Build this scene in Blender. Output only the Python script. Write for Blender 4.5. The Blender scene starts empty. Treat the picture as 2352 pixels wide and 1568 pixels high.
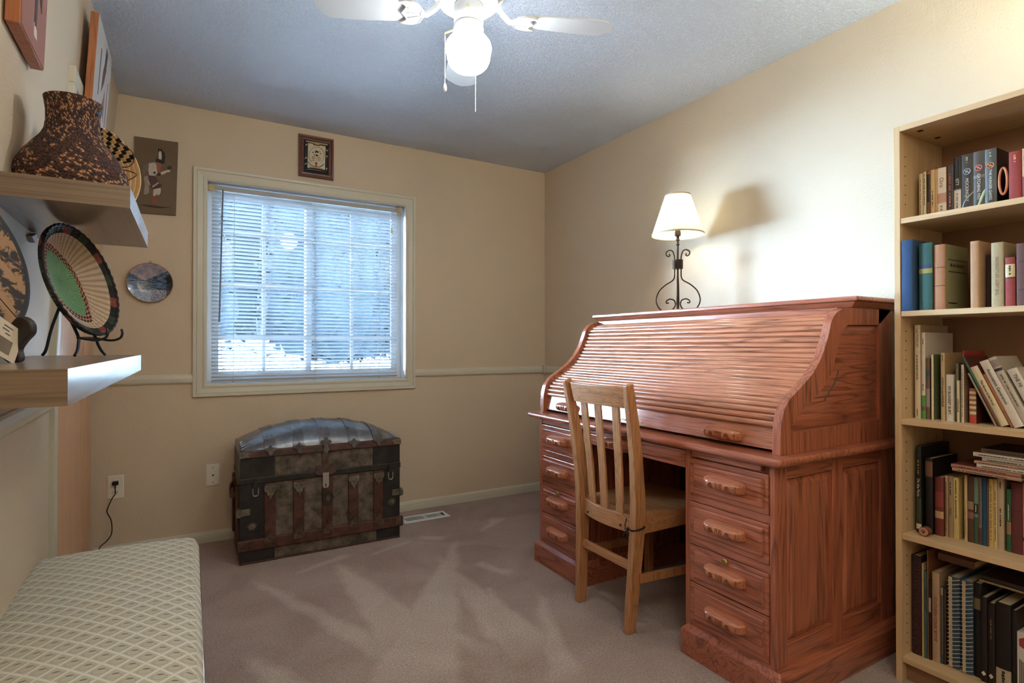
import bpy, bmesh, math, random
from mathutils import Vector, Matrix
random.seed(7)
SC = bpy.context.scene
COL = SC.collection
PI = math.pi
# ------------------------------------------------------------------ camera
cam = bpy.data.cameras.new('camera'); camo = bpy.data.objects.new('camera', cam); COL.objects.link(camo)
YAW, PIT = .5265, .0067
_f = Vector((math.sin(YAW)*math.cos(PIT), math.cos(YAW)*math.cos(PIT), math.sin(PIT)))
_r = Vector((math.cos(YAW), -math.sin(YAW), 0)); _u = _r.cross(_f)
camo.matrix_world = Matrix(((_r.x, _u.x, -_f.x, -2.3624), (_r.y, _u.y, -_f.y, -3.5604), (_r.z, _u.z, -_f.z, 1.1095), (0, 0, 0, 1)))
cam.sensor_fit = 'HORIZONTAL'; cam.sensor_width = 36; cam.lens = 1267.54/2352*36
cam.clip_start = .02; cam.clip_end = 200
SC.camera = camo
# ------------------------------------------------------------------ world, exposure, lamps and an added fill light
SC.view_settings.view_transform = 'Standard'; SC.view_settings.look = 'None'
SC.view_settings.exposure = 0.20; SC.view_settings.gamma = 1.0; SC.view_settings.use_curve_mapping = False
SKY = 430.0
w = bpy.data.worlds.new('overcast_sky'); SC.world = w; w.use_nodes = True
bg = w.node_tree.nodes['Background']; bg.inputs[0].default_value = (.52, .76, 1.0, 1); bg.inputs[1].default_value = SKY
def lamp(name, kind, loc, energy, color, **kw):
    l = bpy.data.lights.new(name, kind); l.energy = energy; l.color = color
    for k, v in kw.items(): setattr(l, k, v)
    o = bpy.data.objects.new(name, l); COL.objects.link(o); o.location = loc
    return o
po = lamp('window_portal', 'AREA', (-1.705, .2, 1.46), 1, (1, 1, 1), shape='RECTANGLE', size=1.2, size_y=1.18)
po.rotation_euler = (-PI/2, 0, 0); po.data.cycles.is_portal = True
sun = lamp('sun', 'SUN', (-6, -2, 9), 50, (.80, .92, 1.0), angle=.02)
sun.rotation_euler = Vector((.74, .16, -.65)).to_track_quat('-Z', 'Y').to_euler()
LAMP_BULB = lamp('table_lamp_bulb', 'POINT', (-.17, -1.61, 1.70), 2.4, (1.0, .95, .80), shadow_soft_size=.03)
TORCH_BULB = lamp('torchiere_bulb', 'POINT', (-.33, -3.62, 1.80), 70.0, (.95, 1.0, .80), shadow_soft_size=.045)
REAR_FILL = lamp('rear_fill_light', 'POINT', (-2.2, -3.95, 2.2), 26.0, (1.0, .88, .68), shadow_soft_size=.3)  # unseen soft fill added behind the camera, no fixture there
GLOBE_POWER = 46.0
# ------------------------------------------------------------------ helpers
def L(r, g, b):
    f = lambda c: (c/255/12.92 if c/255 <= .04045 else ((c/255+.055)/1.055)**2.4)
    return (f(r), f(g), f(b), 1)
class NT:
    def __init__(s, name):
        s.m = bpy.data.materials.new(name); s.m.use_nodes = True; s.t = s.m.node_tree
        s.b = s.t.nodes['Principled BSDF']; s.out = s.t.nodes['Material Output']
    def new(s, typ, ins=None, **pr):
        n = s.t.nodes.new('ShaderNode'+typ)
        for k, v in pr.items(): setattr(n, k, v)
        for k, v in (ins or {}).items(): s.put(n.inputs[k], v)
        return n
    def put(s, sock, v):
        if isinstance(v, bpy.types.NodeSocket): s.t.links.new(v, sock)
        else: sock.default_value = v
    def set(s, **kw):
        for k, v in kw.items(): s.put(s.b.inputs[k.replace('_', ' ')], v)
    def math(s, op, a, b=0.0, c=0.0, clamp=False):
        n = s.new('Math', operation=op, use_clamp=clamp); s.put(n.inputs[0], a); s.put(n.inputs[1], b)
        if op in ('MULTIPLY_ADD', 'COMPARE', 'SMOOTH_MIN', 'WRAP'): s.put(n.inputs[2], c)
        return n.outputs[0]
    def mix(s, f, a, b, blend='MIX'):
        n = s.new('Mix', data_type='RGBA', blend_type=blend); s.put(n.inputs[0], f); s.put(n.inputs[6], a); s.put(n.inputs[7], b)
        return n.outputs[2]
    def ramp(s, f, stops, interp='LINEAR'):
        n = s.new('ValToRGB'); s.put(n.inputs[0], f); e = n.color_ramp.elements; n.color_ramp.interpolation = interp
        while len(e) < len(stops): e.new(.5)
        for i, (p, c) in enumerate(stops):
            e[i].position = p; e[i].color = c if len(c) == 4 else (*c, 1)
        return n.outputs[0]
    def coord(s, k='Object'): return s.new('TexCoord').outputs[k]
    def mapping(s, vec, scale=(1, 1, 1), loc=(0, 0, 0), rot=(0, 0, 0)):
        n = s.new('Mapping'); s.put(n.inputs[0], vec); s.put(n.inputs[1], loc); s.put(n.inputs[2], rot); s.put(n.inputs[3], scale)
        return n.outputs[0]
    def noise(s, vec, scale=5, detail=3, rough=.5, dist=0, out='Fac'):
        n = s.new('TexNoise'); s.put(n.inputs['Vector'], vec); n.inputs['Scale'].default_value = scale
        n.inputs['Detail'].default_value = detail; n.inputs['Roughness'].default_value = rough; n.inputs['Distortion'].default_value = dist
        return n.outputs[out]
    def sep(s, v):
        n = s.new('SeparateXYZ'); s.put(n.inputs[0], v); return n.outputs
    def comb(s, x=0., y=0., z=0.):
        n = s.new('CombineXYZ'); s.put(n.inputs[0], x); s.put(n.inputs[1], y); s.put(n.inputs[2], z); return n.outputs[0]
    def bump(s, h, strength=.3, dist=.002):
        n = s.new('Bump'); s.put(n.inputs['Height'], h); n.inputs['Strength'].default_value = strength; n.inputs['Distance'].default_value = dist
        s.t.links.new(n.outputs[0], s.b.inputs['Normal'])
_sc = {}
def simple(name, c, rough=.5, metal=0, var=.12, scale=15, bump=0, bscale=300, bdist=.001, coat=0, spec=.5):
    if name in _sc: return _sc[name]
    t = NT(name); co = t.coord(); col = L(*c) if max(c) > 1.01 else (*c, 1)
    dark = tuple(x*(1-var) for x in col[:3])+(1,); lite = tuple(min(1, x*(1+var)) for x in col[:3])+(1,)
    nz = t.noise(co, scale, 5, .62)
    if var > .3: nz = t.ramp(nz, [(.36, (0, 0, 0)), (.66, (1, 1, 1))])
    t.set(Base_Color=t.mix(nz, dark, lite), Roughness=rough, Metallic=metal, Coat_Weight=coat, Coat_Roughness=.15)
    t.b.inputs['Specular IOR Level'].default_value = spec
    if bump: t.bump(t.noise(co, bscale, 3), bump, bdist)
    _sc[name] = t.m; return t.m
def wood(name, c1, c2, axis='y', rings=26, along=1.3, rough=.35, coat=.2, dist=5, pore=.5, bump=.08, fig=1.0):
    """oak-like grain running along one axis; every object gets its own slice of the board"""
    if name in _sc: return _sc[name]
    t = NT(name); co = t.coord(); rnd = t.new('ObjectInfo').outputs['Random']
    off = t.comb(t.math('MULTIPLY', rnd, 7.3), t.math('MULTIPLY', rnd, 11.1), t.math('MULTIPLY', rnd, 5.7))
    va = t.new('VectorMath', operation='ADD'); t.put(va.inputs[0], co); t.put(va.inputs[1], off); co2 = va.outputs[0]
    sc = {'x': (along, rings, rings), 'y': (rings, along, rings), 'z': (rings, rings, along)}[axis]
    mp = t.mapping(co2, sc)
    big = t.noise(mp, .55, 2, .5, .6)
    wv = t.math('FRACT', t.math('MULTIPLY', big, 9.0*fig))
    band = t.math('ABSOLUTE', t.math('MULTIPLY_ADD', wv, 2.0, -1.0))
    sp = {'x': (7, 260, 260), 'y': (260, 7, 260), 'z': (260, 260, 7)}[axis]
    pores = t.noise(t.mapping(co2, sp), 1, 2, .6)
    fine = t.noise(mp, 5.0, 4, .6)
    f = t.math('ADD', t.math('MULTIPLY', t.math('POWER', band, 4.0), .42), t.math('MULTIPLY', fine, .48))
    f = t.math('ADD', f, t.math('MULTIPLY', t.math('SUBTRACT', pores, .46), pore*1.9), clamp=True)
    C1 = L(*c1); C2 = L(*c2)
    mid = tuple((a+b)/2 for a, b in zip(C1, C2))
    col = t.ramp(f, [(.12, C1), (.5, mid), (.95, C2)])
    t.set(Base_Color=col, Roughness=rough, Coat_Weight=coat, Coat_Roughness=.12)
    if bump: t.bump(t.math('ADD', t.math('MULTIPLY', f, -.5), pores), bump, .0015)
    _sc[name] = t.m; return t.m
class MB:
    def __init__(s): s.v = []; s.f = []; s.mi = []; s.cur = 0
    def add(s, vs, fs):
        b = len(s.v); s.v += [tuple(v) for v in vs]
        for f in fs: s.f.append([b+i for i in f]); s.mi.append(s.cur)
        return s
    def mat(s, i): s.cur = i; return s
    def box(s, x0, x1, y0, y1, z0, z1, M=None):
        vs = [Vector((x, y, z)) for x in (x0, x1) for y in (y0, y1) for z in (z0, z1)]
        if M: vs = [M @ v for v in vs]
        fl = [(0, 1, 3, 2), (4, 6, 7, 5), (0, 4, 5, 1), (2, 3, 7, 6), (0, 2, 6, 4), (1, 5, 7, 3)]
        if (x1-x0)*(y1-y0)*(z1-z0) < 0: fl = [f[::-1] for f in fl]
        return s.add(vs, fl)
    def prism(s, poly, axis, lo, hi, M=None):
        """extrude a 2D outline along an axis; poly gives the other two coordinates in xyz order"""
        def P(a, b, c): return {'x': (c, a, b), 'y': (a, c, b), 'z': (a, b, c)}[axis]
        n = len(poly); vs = [Vector(P(a, b, lo)) for a, b in poly]+[Vector(P(a, b, hi)) for a, b in poly]
        if M: vs = [M @ v for v in vs]
        fs = [tuple(range(n))[::-1], tuple(range(n, 2*n))]+[(i, (i+1) % n, n+(i+1) % n, n+i) for i in range(n)]
        return s.add(vs, fs)
    def hexa(s, pts):
        return s.add(pts, [(0, 1, 3, 2), (4, 6, 7, 5), (0, 4, 5, 1), (2, 3, 7, 6), (0, 2, 6, 4), (1, 5, 7, 3)])
    def sweep(s, secs, closed=False, cap=True):
        n = len(secs[0]); m = len(secs); vs = [p for c in secs for p in c]; fs = []
        for i in range(m if closed else m-1):
            a = i*n; b = ((i+1) % m)*n
            for j in range(n): fs.append((a+j, a+(j+1) % n, b+(j+1) % n, b+j))
        if cap and not closed: fs += [tuple(range(n))[::-1], tuple((m-1)*n+j for j in range(n))]
        return s.add(vs, fs)
    def tube(s, path, r, n=8, closed=False):
        path = [Vector(p) for p in path]; m = len(path); secs = []; prev = None
        for i, p in enumerate(path):
            a = path[(i-1) % m] if (closed or i) else p; b = path[(i+1) % m] if (closed or i < m-1) else p
            d = (b-a).normalized()
            if prev is None:
                up = Vector((0, 0, 1)) if abs(d.z) < .9 else Vector((1, 0, 0)); x = d.cross(up).normalized()
            else:
                x = (prev-d*prev.dot(d)).normalized()
            prev = x; y = d.cross(x); rr = r[i] if isinstance(r, (list, tuple)) else r
            secs.append([p+x*rr*math.cos(2*PI*k/n)+y*rr*math.sin(2*PI*k/n) for k in range(n)])
        return s.sweep(secs, closed)
    def bar(s, path, wx, wy, side):
        """rectangular bar along a path; side = direction of the width"""
        path = [Vector(p) for p in path]; secs = []; sd = Vector(side).normalized()
        for i, p in enumerate(path):
            d = (path[min(i+1, len(path)-1)]-path[max(i-1, 0)]).normalized(); x = (sd-d*sd.dot(d)).normalized(); y = d.cross(x)
            a, b = (wx[i] if isinstance(wx, (list, tuple)) else wx)/2, (wy[i] if isinstance(wy, (list, tuple)) else wy)/2
            secs.append([p-x*a-y*b, p+x*a-y*b, p+x*a+y*b, p-x*a+y*b])
        return s.sweep(secs)
    def lathe(s, prof, c=(0, 0, 0), n=24, M=None, cap=True):
        secs = []
        for r, z in prof:
            ring = [Vector((c[0]+r*math.cos(2*PI*k/n), c[1]+r*math.sin(2*PI*k/n), c[2]+z)) for k in range(n)]
            secs.append([M @ v for v in ring] if M else ring)
        return s.sweep(secs, cap=cap)
    def grid(s, fn, nu, nv):
        vs = [fn(i/nu, j/nv) for i in range(nu+1) for j in range(nv+1)]
        return s.add(vs, [(i*(nv+1)+j, (i+1)*(nv+1)+j, (i+1)*(nv+1)+j+1, i*(nv+1)+j+1) for i in range(nu) for j in range(nv)])
    def ring(s, x0, x1, z0, z1, prof, P):
        """mitred frame: profile of (distance outside the opening, height); P maps (x, z, height) to a point"""
        secs = []
        for cx, cz, sx, sz in ((x0, z0, -1, -1), (x1, z0, 1, -1), (x1, z1, 1, 1), (x0, z1, -1, 1)):
            secs.append([Vector(P(cx+sx*d, cz+sz*d, h)) for d, h in prof])
        return s.sweep(secs, closed=True)
WORLD = {}
def obj(name, mb, mats, parent=None, bevel=0, smooth=0, seg=2, label=None):
    me = bpy.data.meshes.new(name); me.from_pydata(mb.v, [], mb.f)
    mats = mats if isinstance(mats, (list, tuple)) else [mats]
    for m in mats: me.materials.append(m)
    if len(mats) > 1: me.polygons.foreach_set('material_index', mb.mi)
    bm = bmesh.new(); bm.from_mesh(me); bmesh.ops.recalc_face_normals(bm, faces=bm.faces); bm.to_mesh(me); bm.free()
    o = bpy.data.objects.new(name, me); COL.objects.link(o)
    if smooth:
        me.shade_smooth(); me.set_sharp_from_angle(angle=math.radians(smooth))
    if bevel:
        b = o.modifiers.new('edge', 'BEVEL'); b.width = bevel; b.segments = seg; b.limit_method = 'ANGLE'; b.angle_limit = .6
        b.harden_normals = False
    adopt(o, parent)
    if label: o['label'] = label
    return o
def adopt(o, parent):
    if parent is None: return
    o.parent = parent
    if parent.get('rooted'): o.matrix_parent_inverse = Matrix.Translation(-Vector(parent.location))
def tag(o, label, cat, group=None, kind=None):
    o['label'] = label; o['category'] = cat
    if group: o['group'] = group
    if kind: o['kind'] = kind
    return o
def thing(name, label, cat, loc, group=None):
    """Empty at the thing's base; its parts are modelled in room coordinates"""
    o = bpy.data.objects.new(name, None); COL.objects.link(o); o.location = loc; o.empty_display_size = .05; o['rooted'] = 1
    return tag(o, label, cat, group)
def struct(name, mb, mats, label=None, parent=None, **kw):
    o = obj(name, mb, mats, parent, **kw)
    if parent is None: o['kind'] = 'structure'
    if label: o['label'] = label
    return o
def sroot(name, loc, label=None):
    o = bpy.data.objects.new(name, None); COL.objects.link(o); o.location = loc; o['rooted'] = 1; o['kind'] = 'structure'; o.empty_display_size = .05
    if label: o['label'] = label
    return o
def text(name, body, size, origin, xdir, ydir, mat, parent, align='CENTER', ext=.0003, sx=1.0):
    c = bpy.data.curves.new(name, 'FONT'); c.body = body; c.size = size; c.extrude = ext; c.align_x = align; c.align_y = 'CENTER'; c.resolution_u = 2
    c.materials.append(mat)
    q = bpy.data.objects.new('t', c); COL.objects.link(q); q.data.materials[0] = mat
    me = bpy.data.meshes.new_from_object(q.evaluated_get(bpy.context.evaluated_depsgraph_get())); bpy.data.objects.remove(q)
    o = bpy.data.objects.new(name, me); COL.objects.link(o)
    x = Vector(xdir).normalized(); y = Vector(ydir).normalized(); z = x.cross(y)
    Mx = Matrix(((x.x*sx, y.x, z.x, origin[0]), (x.y*sx, y.y, z.y, origin[1]), (x.z*sx, y.z, z.z, origin[2]), (0, 0, 0, 1)))
    o.parent = parent
    if parent.get('rooted'): Mx = Matrix.Translation(-Vector(parent.location)) @ Mx
    o.matrix_basis = Mx
    return o
def spline(pts, n=6):
    """Catmull-Rom through the points"""
    P = [Vector(p) for p in pts]; out = []
    for i in range(len(P)-1):
        a, b, c, d = P[max(i-1, 0)], P[i], P[i+1], P[min(i+2, len(P)-1)]
        for k in range(n):
            t = k/n; out.append(.5*((2*b)+(c-a)*t+(2*a-5*b+4*c-d)*t*t+(3*b-a-3*c+d)*t**3))
    out.append(P[-1]); return out
# ------------------------------------------------------------------ materials of the room
def paint(name, c, bscale=70, strength=.25, rough=.6, thr=None, dist=.003):
    t = NT(name); co = t.coord(); col = L(*c)
    n = t.noise(co, 3, 3)
    t.set(Base_Color=t.mix(n, tuple(x*.96 for x in col[:3])+(1,), tuple(min(1, x*1.04) for x in col[:3])+(1,)), Roughness=rough)
    h = t.noise(co, bscale, 4, .55)
    if thr: h = t.ramp(h, [(thr, (0, 0, 0)), (thr+.12, (1, 1, 1))])
    t.bump(h, strength, dist)
    return t.m
m_wall = paint('cream_wall_paint', (208, 190, 165), 120, .6)
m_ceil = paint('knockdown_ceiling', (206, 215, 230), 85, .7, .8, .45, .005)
m_trim = simple('trim_paint', (206, 202, 184), .38, var=.02)
m_white = simple('white_vinyl', (225, 228, 230), .4, var=.01)
def slat_mat():
    t = NT('translucent_vinyl_slat'); d = t.new('BsdfDiffuse'); d.inputs[0].default_value = (.80, .82, .84, 1); tr = t.new('BsdfTranslucent'); tr.inputs[0].default_value = (.80, .83, .86, 1)
    mx = t.new('MixShader'); mx.inputs[0].default_value = .42; t.t.links.new(d.outputs[0], mx.inputs[1]); t.t.links.new(tr.outputs[0], mx.inputs[2]); t.t.links.new(mx.outputs[0], t.out.inputs[0]); return t.m
m_slat = slat_mat()
m_headrail = simple('headrail_grey', (170, 168, 165), .4, var=.02)
m_beige = simple('beige_plastic', (196, 170, 120), .45, var=.03)
m_oakdoor = wood('oak_veneer_door', (226, 176, 132), (196, 140, 98), 'z', rings=12, along=.4, rough=.42, coat=.1, pore=.25, bump=.02)
m_plate = simple('ivory_plastic', (232, 226, 210), .35, var=.01)
m_black = simple('black_plastic', (14, 14, 15), .4, var=.05)
def carpet():
    t = NT('cut_pile_carpet'); co = t.coord()
    fib = t.noise(co, 330, 2, .7); tuft = t.noise(co, 120, 3, .7)
    broad = t.noise(t.mapping(co, (1, 1, 1), (3.1, 1.7, 0)), 2.6, 4, .6, .7)
    st = None
    # vacuum strokes: wedges of pile laid the other way, fanning out from the middle of the room
    for (x0, y0, x1, y1, w0, w1) in ((-1.02, -.62, -1.86, -2.05, .015, .20), (-1.72, -.62, -1.62, -1.75, .02, .17), (-1.24, -.80, -1.30, -2.0, .02, .14), (-1.66, -1.0, -1.42, -1.85, .01, .06),
                                   (-2.12, -.66, -1.70, -1.72, .03, .07), (-.86, -.62, -.62, -.42, .02, .07), (-1.10, -1.02, -1.02, -1.25, .04, .05), (-1.18, -1.30, -1.26, -1.62, .03, .05),
                                   (-1.95, -.72, -1.62, -.58, .02, .05), (-1.0, -1.45, -1.30, -2.1, .02, .08), (-2.2, -1.35, -1.9, -2.1, .03, .12), (-1.22, -.52, -1.1, -.62, .03, .05), (-1.55, -.66, -1.25, -.55, .025, .03)):
        dx, dy = x1-x0, y1-y0; ln = math.hypot(dx, dy); ux, uy = dx/ln, dy/ln
        wob = t.noise(co, 6, 3, .6); s = t.sep(co)
        px = t.math('ADD', s[0], t.math('MULTIPLY_ADD', wob, .10, -.05-x0)); py = t.math('SUBTRACT', s[1], y0)
        al = t.math('ADD', t.math('MULTIPLY', px, ux), t.math('MULTIPLY', py, uy)); ac = t.math('ABSOLUTE', t.math('SUBTRACT', t.math('MULTIPLY', px, uy), t.math('MULTIPLY', py, ux)))
        fr = t.math('DIVIDE', al, ln); wd = t.math('MULTIPLY_ADD', fr, w1-w0, w0)
        ins = t.math('MULTIPLY', t.math('SUBTRACT', wd, ac), 28.0, clamp=True)
        en = t.math('MULTIPLY', t.math('MULTIPLY', fr, 9.0, clamp=True), t.math('MULTIPLY', t.math('SUBTRACT', 1.0, fr), 4.0, clamp=True))
        k = t.math('MULTIPLY', ins, en)
        st = k if st is None else t.math('MAXIMUM', st, k)
    lay = t.math('ADD', t.math('MULTIPLY', st, .62), t.math('MULTIPLY', t.math('SUBTRACT', broad, .36), 1.25), clamp=True)
    base = t.mix(lay, L(170, 143, 132), L(216, 195, 182))
    spk = t.math('ADD', t.math('MULTIPLY', fib, .75), t.math('MULTIPLY', tuft, .45))
    col = t.mix(t.ramp(spk, [(.38, (0, 0, 0)), (.80, (1, 1, 1))]), (.34, .34, .34, 1), (1.55, 1.55, 1.55, 1))
    t.set(Base_Color=t.mix(1.0, base, col, 'MULTIPLY'), Roughness=.95, Sheen_Weight=.25, Sheen_Roughness=.5)
    t.b.inputs['Specular IOR Level'].default_value = .1
    t.bump(spk, .9, .008)
    return t.m
m_carpet = carpet()
def glass():
    t = NT('window_glass'); fr = t.new('Fresnel'); fr.inputs[0].default_value = 1.45
    a = t.new('BsdfTransparent'); a.inputs[0].default_value = (.97, .985, 1, 1); g = t.new('BsdfGlossy'); g.inputs['Roughness'].default_value = .02
    mx = t.new('MixShader'); t.put(mx.inputs[0], fr.outputs[0]); t.t.links.new(a.outputs[0], mx.inputs[1]); t.t.links.new(g.outputs[0], mx.inputs[2])
    t.t.links.new(mx.outputs[0], t.out.inputs[0]); return t.m
m_glass = glass()
# ------------------------------------------------------------------ room shell
NEAR = -4.45
def xw(y, z):
    """the left wall is a little out of plumb"""
    return -2.70-max(0, .12+.0417*y)*min(1, max(0, (2.44-z)/1.3))
WX0, WX1, WZ0, WZ1 = -2.292, -1.118, .883, 2.046      # window opening
struct('floor', MB().box(-3.0, .1, NEAR-.1, .14, -.1, 0), m_carpet)
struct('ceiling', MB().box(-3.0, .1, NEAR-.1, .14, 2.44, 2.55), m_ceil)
b = MB().box(-3.0, WX0, 0, .14, 0, 2.44).box(WX1, .1, 0, .14, 0, 2.44).box(WX0, WX1, 0, .14, 0, WZ0).box(WX0, WX1, 0, .14, WZ1, 2.44)
struct('wall_back', b, m_wall)
struct('wall_right', MB().box(0, .1, NEAR, 0, 0, 2.44), m_wall)
struct('wall_near', MB().box(-3.0, .1, NEAR-.1, NEAR, 0, 2.44), m_wall)
b = MB(); ys = [0, -.3, -.6, -1.0, -1.5, -2, -2.5, -2.9, -3.5, NEAR]; zs = [0, .5, 1.0, 1.14, 1.4, 1.7, 2.0, 2.2, 2.44]
b.grid(lambda u, v: (xw(ys[round(u*9)], zs[round(v*8)]), ys[round(u*9)], zs[round(v*8)]), 9, 8)
b.grid(lambda u, v: (-2.97, ys[round(u*9)], zs[round(v*8)]), 9, 8)
struct('wall_left', b, m_wall, smooth=30)
# baseboards, chair rail
BP = [(0, 0), (.012, 0), (.012, .034), (.010, .038), (.012, .042), (.009, .052), (.009, .055), (.005, .060), (0, .062)]
struct('baseboard_back', MB().prism([(-d, z) for d, z in BP], 'x', -2.80, -.0), m_trim, bevel=.001)
struct('baseboard_right', MB().prism([(-d, z) for d, z in BP], 'y', NEAR, -.012), m_trim, bevel=.001)
b = MB(); b.sweep([[(xw(y, 0)+d, y, z) for d, z in BP] for y in (NEAR, -2, -1.215)]); struct('baseboard_left', b, m_trim)
RP = [(0, .898), (.010, .898), (.016, .906), (.017, .925), (.014, .942), (.008, .9485), (0, .9485)]
struct('trim_1', MB().prism([(-d, z) for d, z in RP], 'x', -1.060, -.03), m_trim)
struct('trim_2', MB().prism([(-d, z) for d, z in RP], 'x', -2.83, -2.3515), m_trim)
struct('trim_3', MB().prism([(-d, z) for d, z in RP], 'y', NEAR, -.03), m_trim)
b = MB(); b.sweep([[(xw(y, z)+d, y, z) for d, z in RP] for y in (NEAR, -2.4, -1.9, -1.21)]); struct('trim_4', b, m_trim)
struct('trim_5', MB().box(-.026, 0, -.026, 0, .893, .957), m_trim, bevel=.003)      # block in the corner
# ------------------------------------------------------------------ closet door in the left wall
dr = sroot('door_1', (-2.75, -.6, 0), 'oak veneer folding door with white casing on the left wall')
def lw(y, z, d): return Vector((xw(y, z)+d, y, z))
def lwslab(y0, y1, z0, z1, d0, d1, mb=None, nz=4):
    mb = mb or MB(); secs = []
    for i in range(nz+1):
        z = z0+(z1-z0)*i/nz; secs.append([lw(y0, z, d0), lw(y0, z, d1), lw(y1, z, d1), lw(y1, z, d0)])
    return mb.sweep(secs)
obj('casing', lwslab(-1.205, -1.148, 0, 2.0, -.01, .017), m_trim, dr, bevel=.003)
obj('head_casing', lwslab(-1.205, -.012, 2.0, 2.057, -.01, .017, nz=1), m_trim, dr, bevel=.003)
d = obj('door_leaf', lwslab(-1.143, -.40, .012, 1.995, -.01, .010), m_oakdoor, dr, bevel=.002)
obj('door_leaf', lwslab(-.396, -.02, .012, 1.995, -.01, .012), m_oakdoor, dr, bevel=.002)
# ------------------------------------------------------------------ window
win = sroot('window_1', (-1.705, 0, .88), 'white framed sliding window with grilles in the back wall')
CP = [(-.004, 0), (-.004, .008), (.004, .012), (.012, .012), (.014, .009), (.018, .009), (.042, .014), (.045, .012), (.048, .017), (.062, .018), (.0645, .014), (.0645, 0)]
obj('casing', MB().ring(WX0, WX1, WZ0, WZ1, CP, lambda x, z, h: (x, -h, z)), m_trim, win)
obj('jamb', MB().ring(WX0, WX1, WZ0, WZ1, [(0, 0), (0, .14), (-.006, .14), (-.006, 0)], lambda x, z, h: (x, h, z)), m_white, win)
obj('window_frame', MB().ring(WX0+.006, WX1-.006, WZ0+.006, WZ1-.006, [(0, .09), (-.035, .09), (-.035, .135), (0, .135)], lambda x, z, h: (x, h, z)), m_white, win, bevel=.003)
MX = -1.725
for x0, x1 in ((WX0+.035, MX+.02), (MX-.02, WX1-.035)):
    so = .013 if x0 > MX-.1 else 0
    sh = obj('sash', MB().ring(x0, x1, WZ0+.04, WZ1-.04, [(0, .092+so), (-.034, .092+so), (-.034, .104+so), (0, .104+so)], lambda x, z, h: (x, h, z)), m_white, win, bevel=.003)
    mid = (x0+x1)/2
    obj('grille_bar', MB().box(mid-.010, mid+.010, .094+so, .1015+so, WZ0+.07, WZ1-.07), m_white, sh, bevel=.002)
    for z in (1.77, 1.46, 1.16):
        obj('grille_bar', MB().box(x0+.03, x1-.03, .0938+so, .1013+so, z-.010, z+.010), m_white, sh, bevel=.002)
    obj('pane', MB().box(x0+.03, x1-.03, .1022+so, .1032+so, WZ0+.07, WZ1-.07), m_glass, sh)
# ------------------------------------------------------------------ mini blind
bl = thing('mini_blind', 'white horizontal mini blind hanging open inside the window casing', 'blind', (-1.705, .045, .9))
BX0, BX1 = WX0+.018, WX1-.035
hr = obj('headrail', MB().box(BX0+.01, BX1-.01, .028, .058, 2.000, 2.026), m_headrail, bl, bevel=.002)
obj('end_cap', MB().box(BX0-.008, BX0+.026, .024, .062, 1.996, 2.030), m_beige, hr, bevel=.003)
obj('end_cap', MB().box(BX1-.018, BX1+.012, .024, .062, 1.996, 2.030), m_beige, hr, bevel=.003)
NS = 49; me0 = None
for i in range(NS):
    z = 1.976-i*(1.976-.925)/(NS-1)
    if i == 0:
        tl = math.radians(25); bb = MB(); secs = []
        for x in (BX0+.012, BX1-.012):
            sec = []
            for k in range(6):
                u = -1+2*k/5; h = .0018*(1-u*u); sec.append((x, u*.0125*math.cos(tl)+h*math.sin(tl), -u*.0125*math.sin(tl)+h*math.cos(tl)))
            sec += [(p[0], p[1], p[2]-.0004) for p in sec[::-1]]
            secs.append(sec)
        bb.sweep(secs); s0 = obj('slat', bb, m_slat, bl, smooth=40); me0 = s0.data; s0.location = (0, .043, z)
    else:
        o = s0.copy(); COL.objects.link(o); o.location = (0, .043, z)
obj('bottom_rail', MB().box(BX0+.012, BX1-.012, .034, .052, .900, .912), m_headrail, bl, bevel=.002)
m_cord = simple('white_cord', (205, 205, 200), .7)
for x in (BX0+.125, MX+.03, BX1-.135):
    for y in (.030, .056): obj('ladder_cord', MB().tube([(x, y, 2.0), (x, y, .905)], .0009, 5), m_cord, bl)
    obj('rail_button', MB().lathe([(.0, -.006), (.006, -.006), (.006, .002), (0, .002)], (x, .043, .902), 10), m_headrail, bl)
obj('tilt_wand', MB().tube([(BX0+.066, .02, 2.004), (BX0+.066, .014, 1.98), (BX0+.050, .010, 1.24)], .0042, 8), simple('wand_grey', (120, 128, 138), .25), bl)
obj('pull_cord', MB().tube([(BX1-.058, .02, 2.0), (BX1-.060, .012, 1.90), (BX1-.060, .010, 1.885)], .0014, 6), m_cord, bl)
obj('tassel', MB().lathe([(.002, .034), (.005, .026), (.008, .0), (0, 0)], (BX1-.060, .010, 1.852), 10), m_beige, bl)
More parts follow.
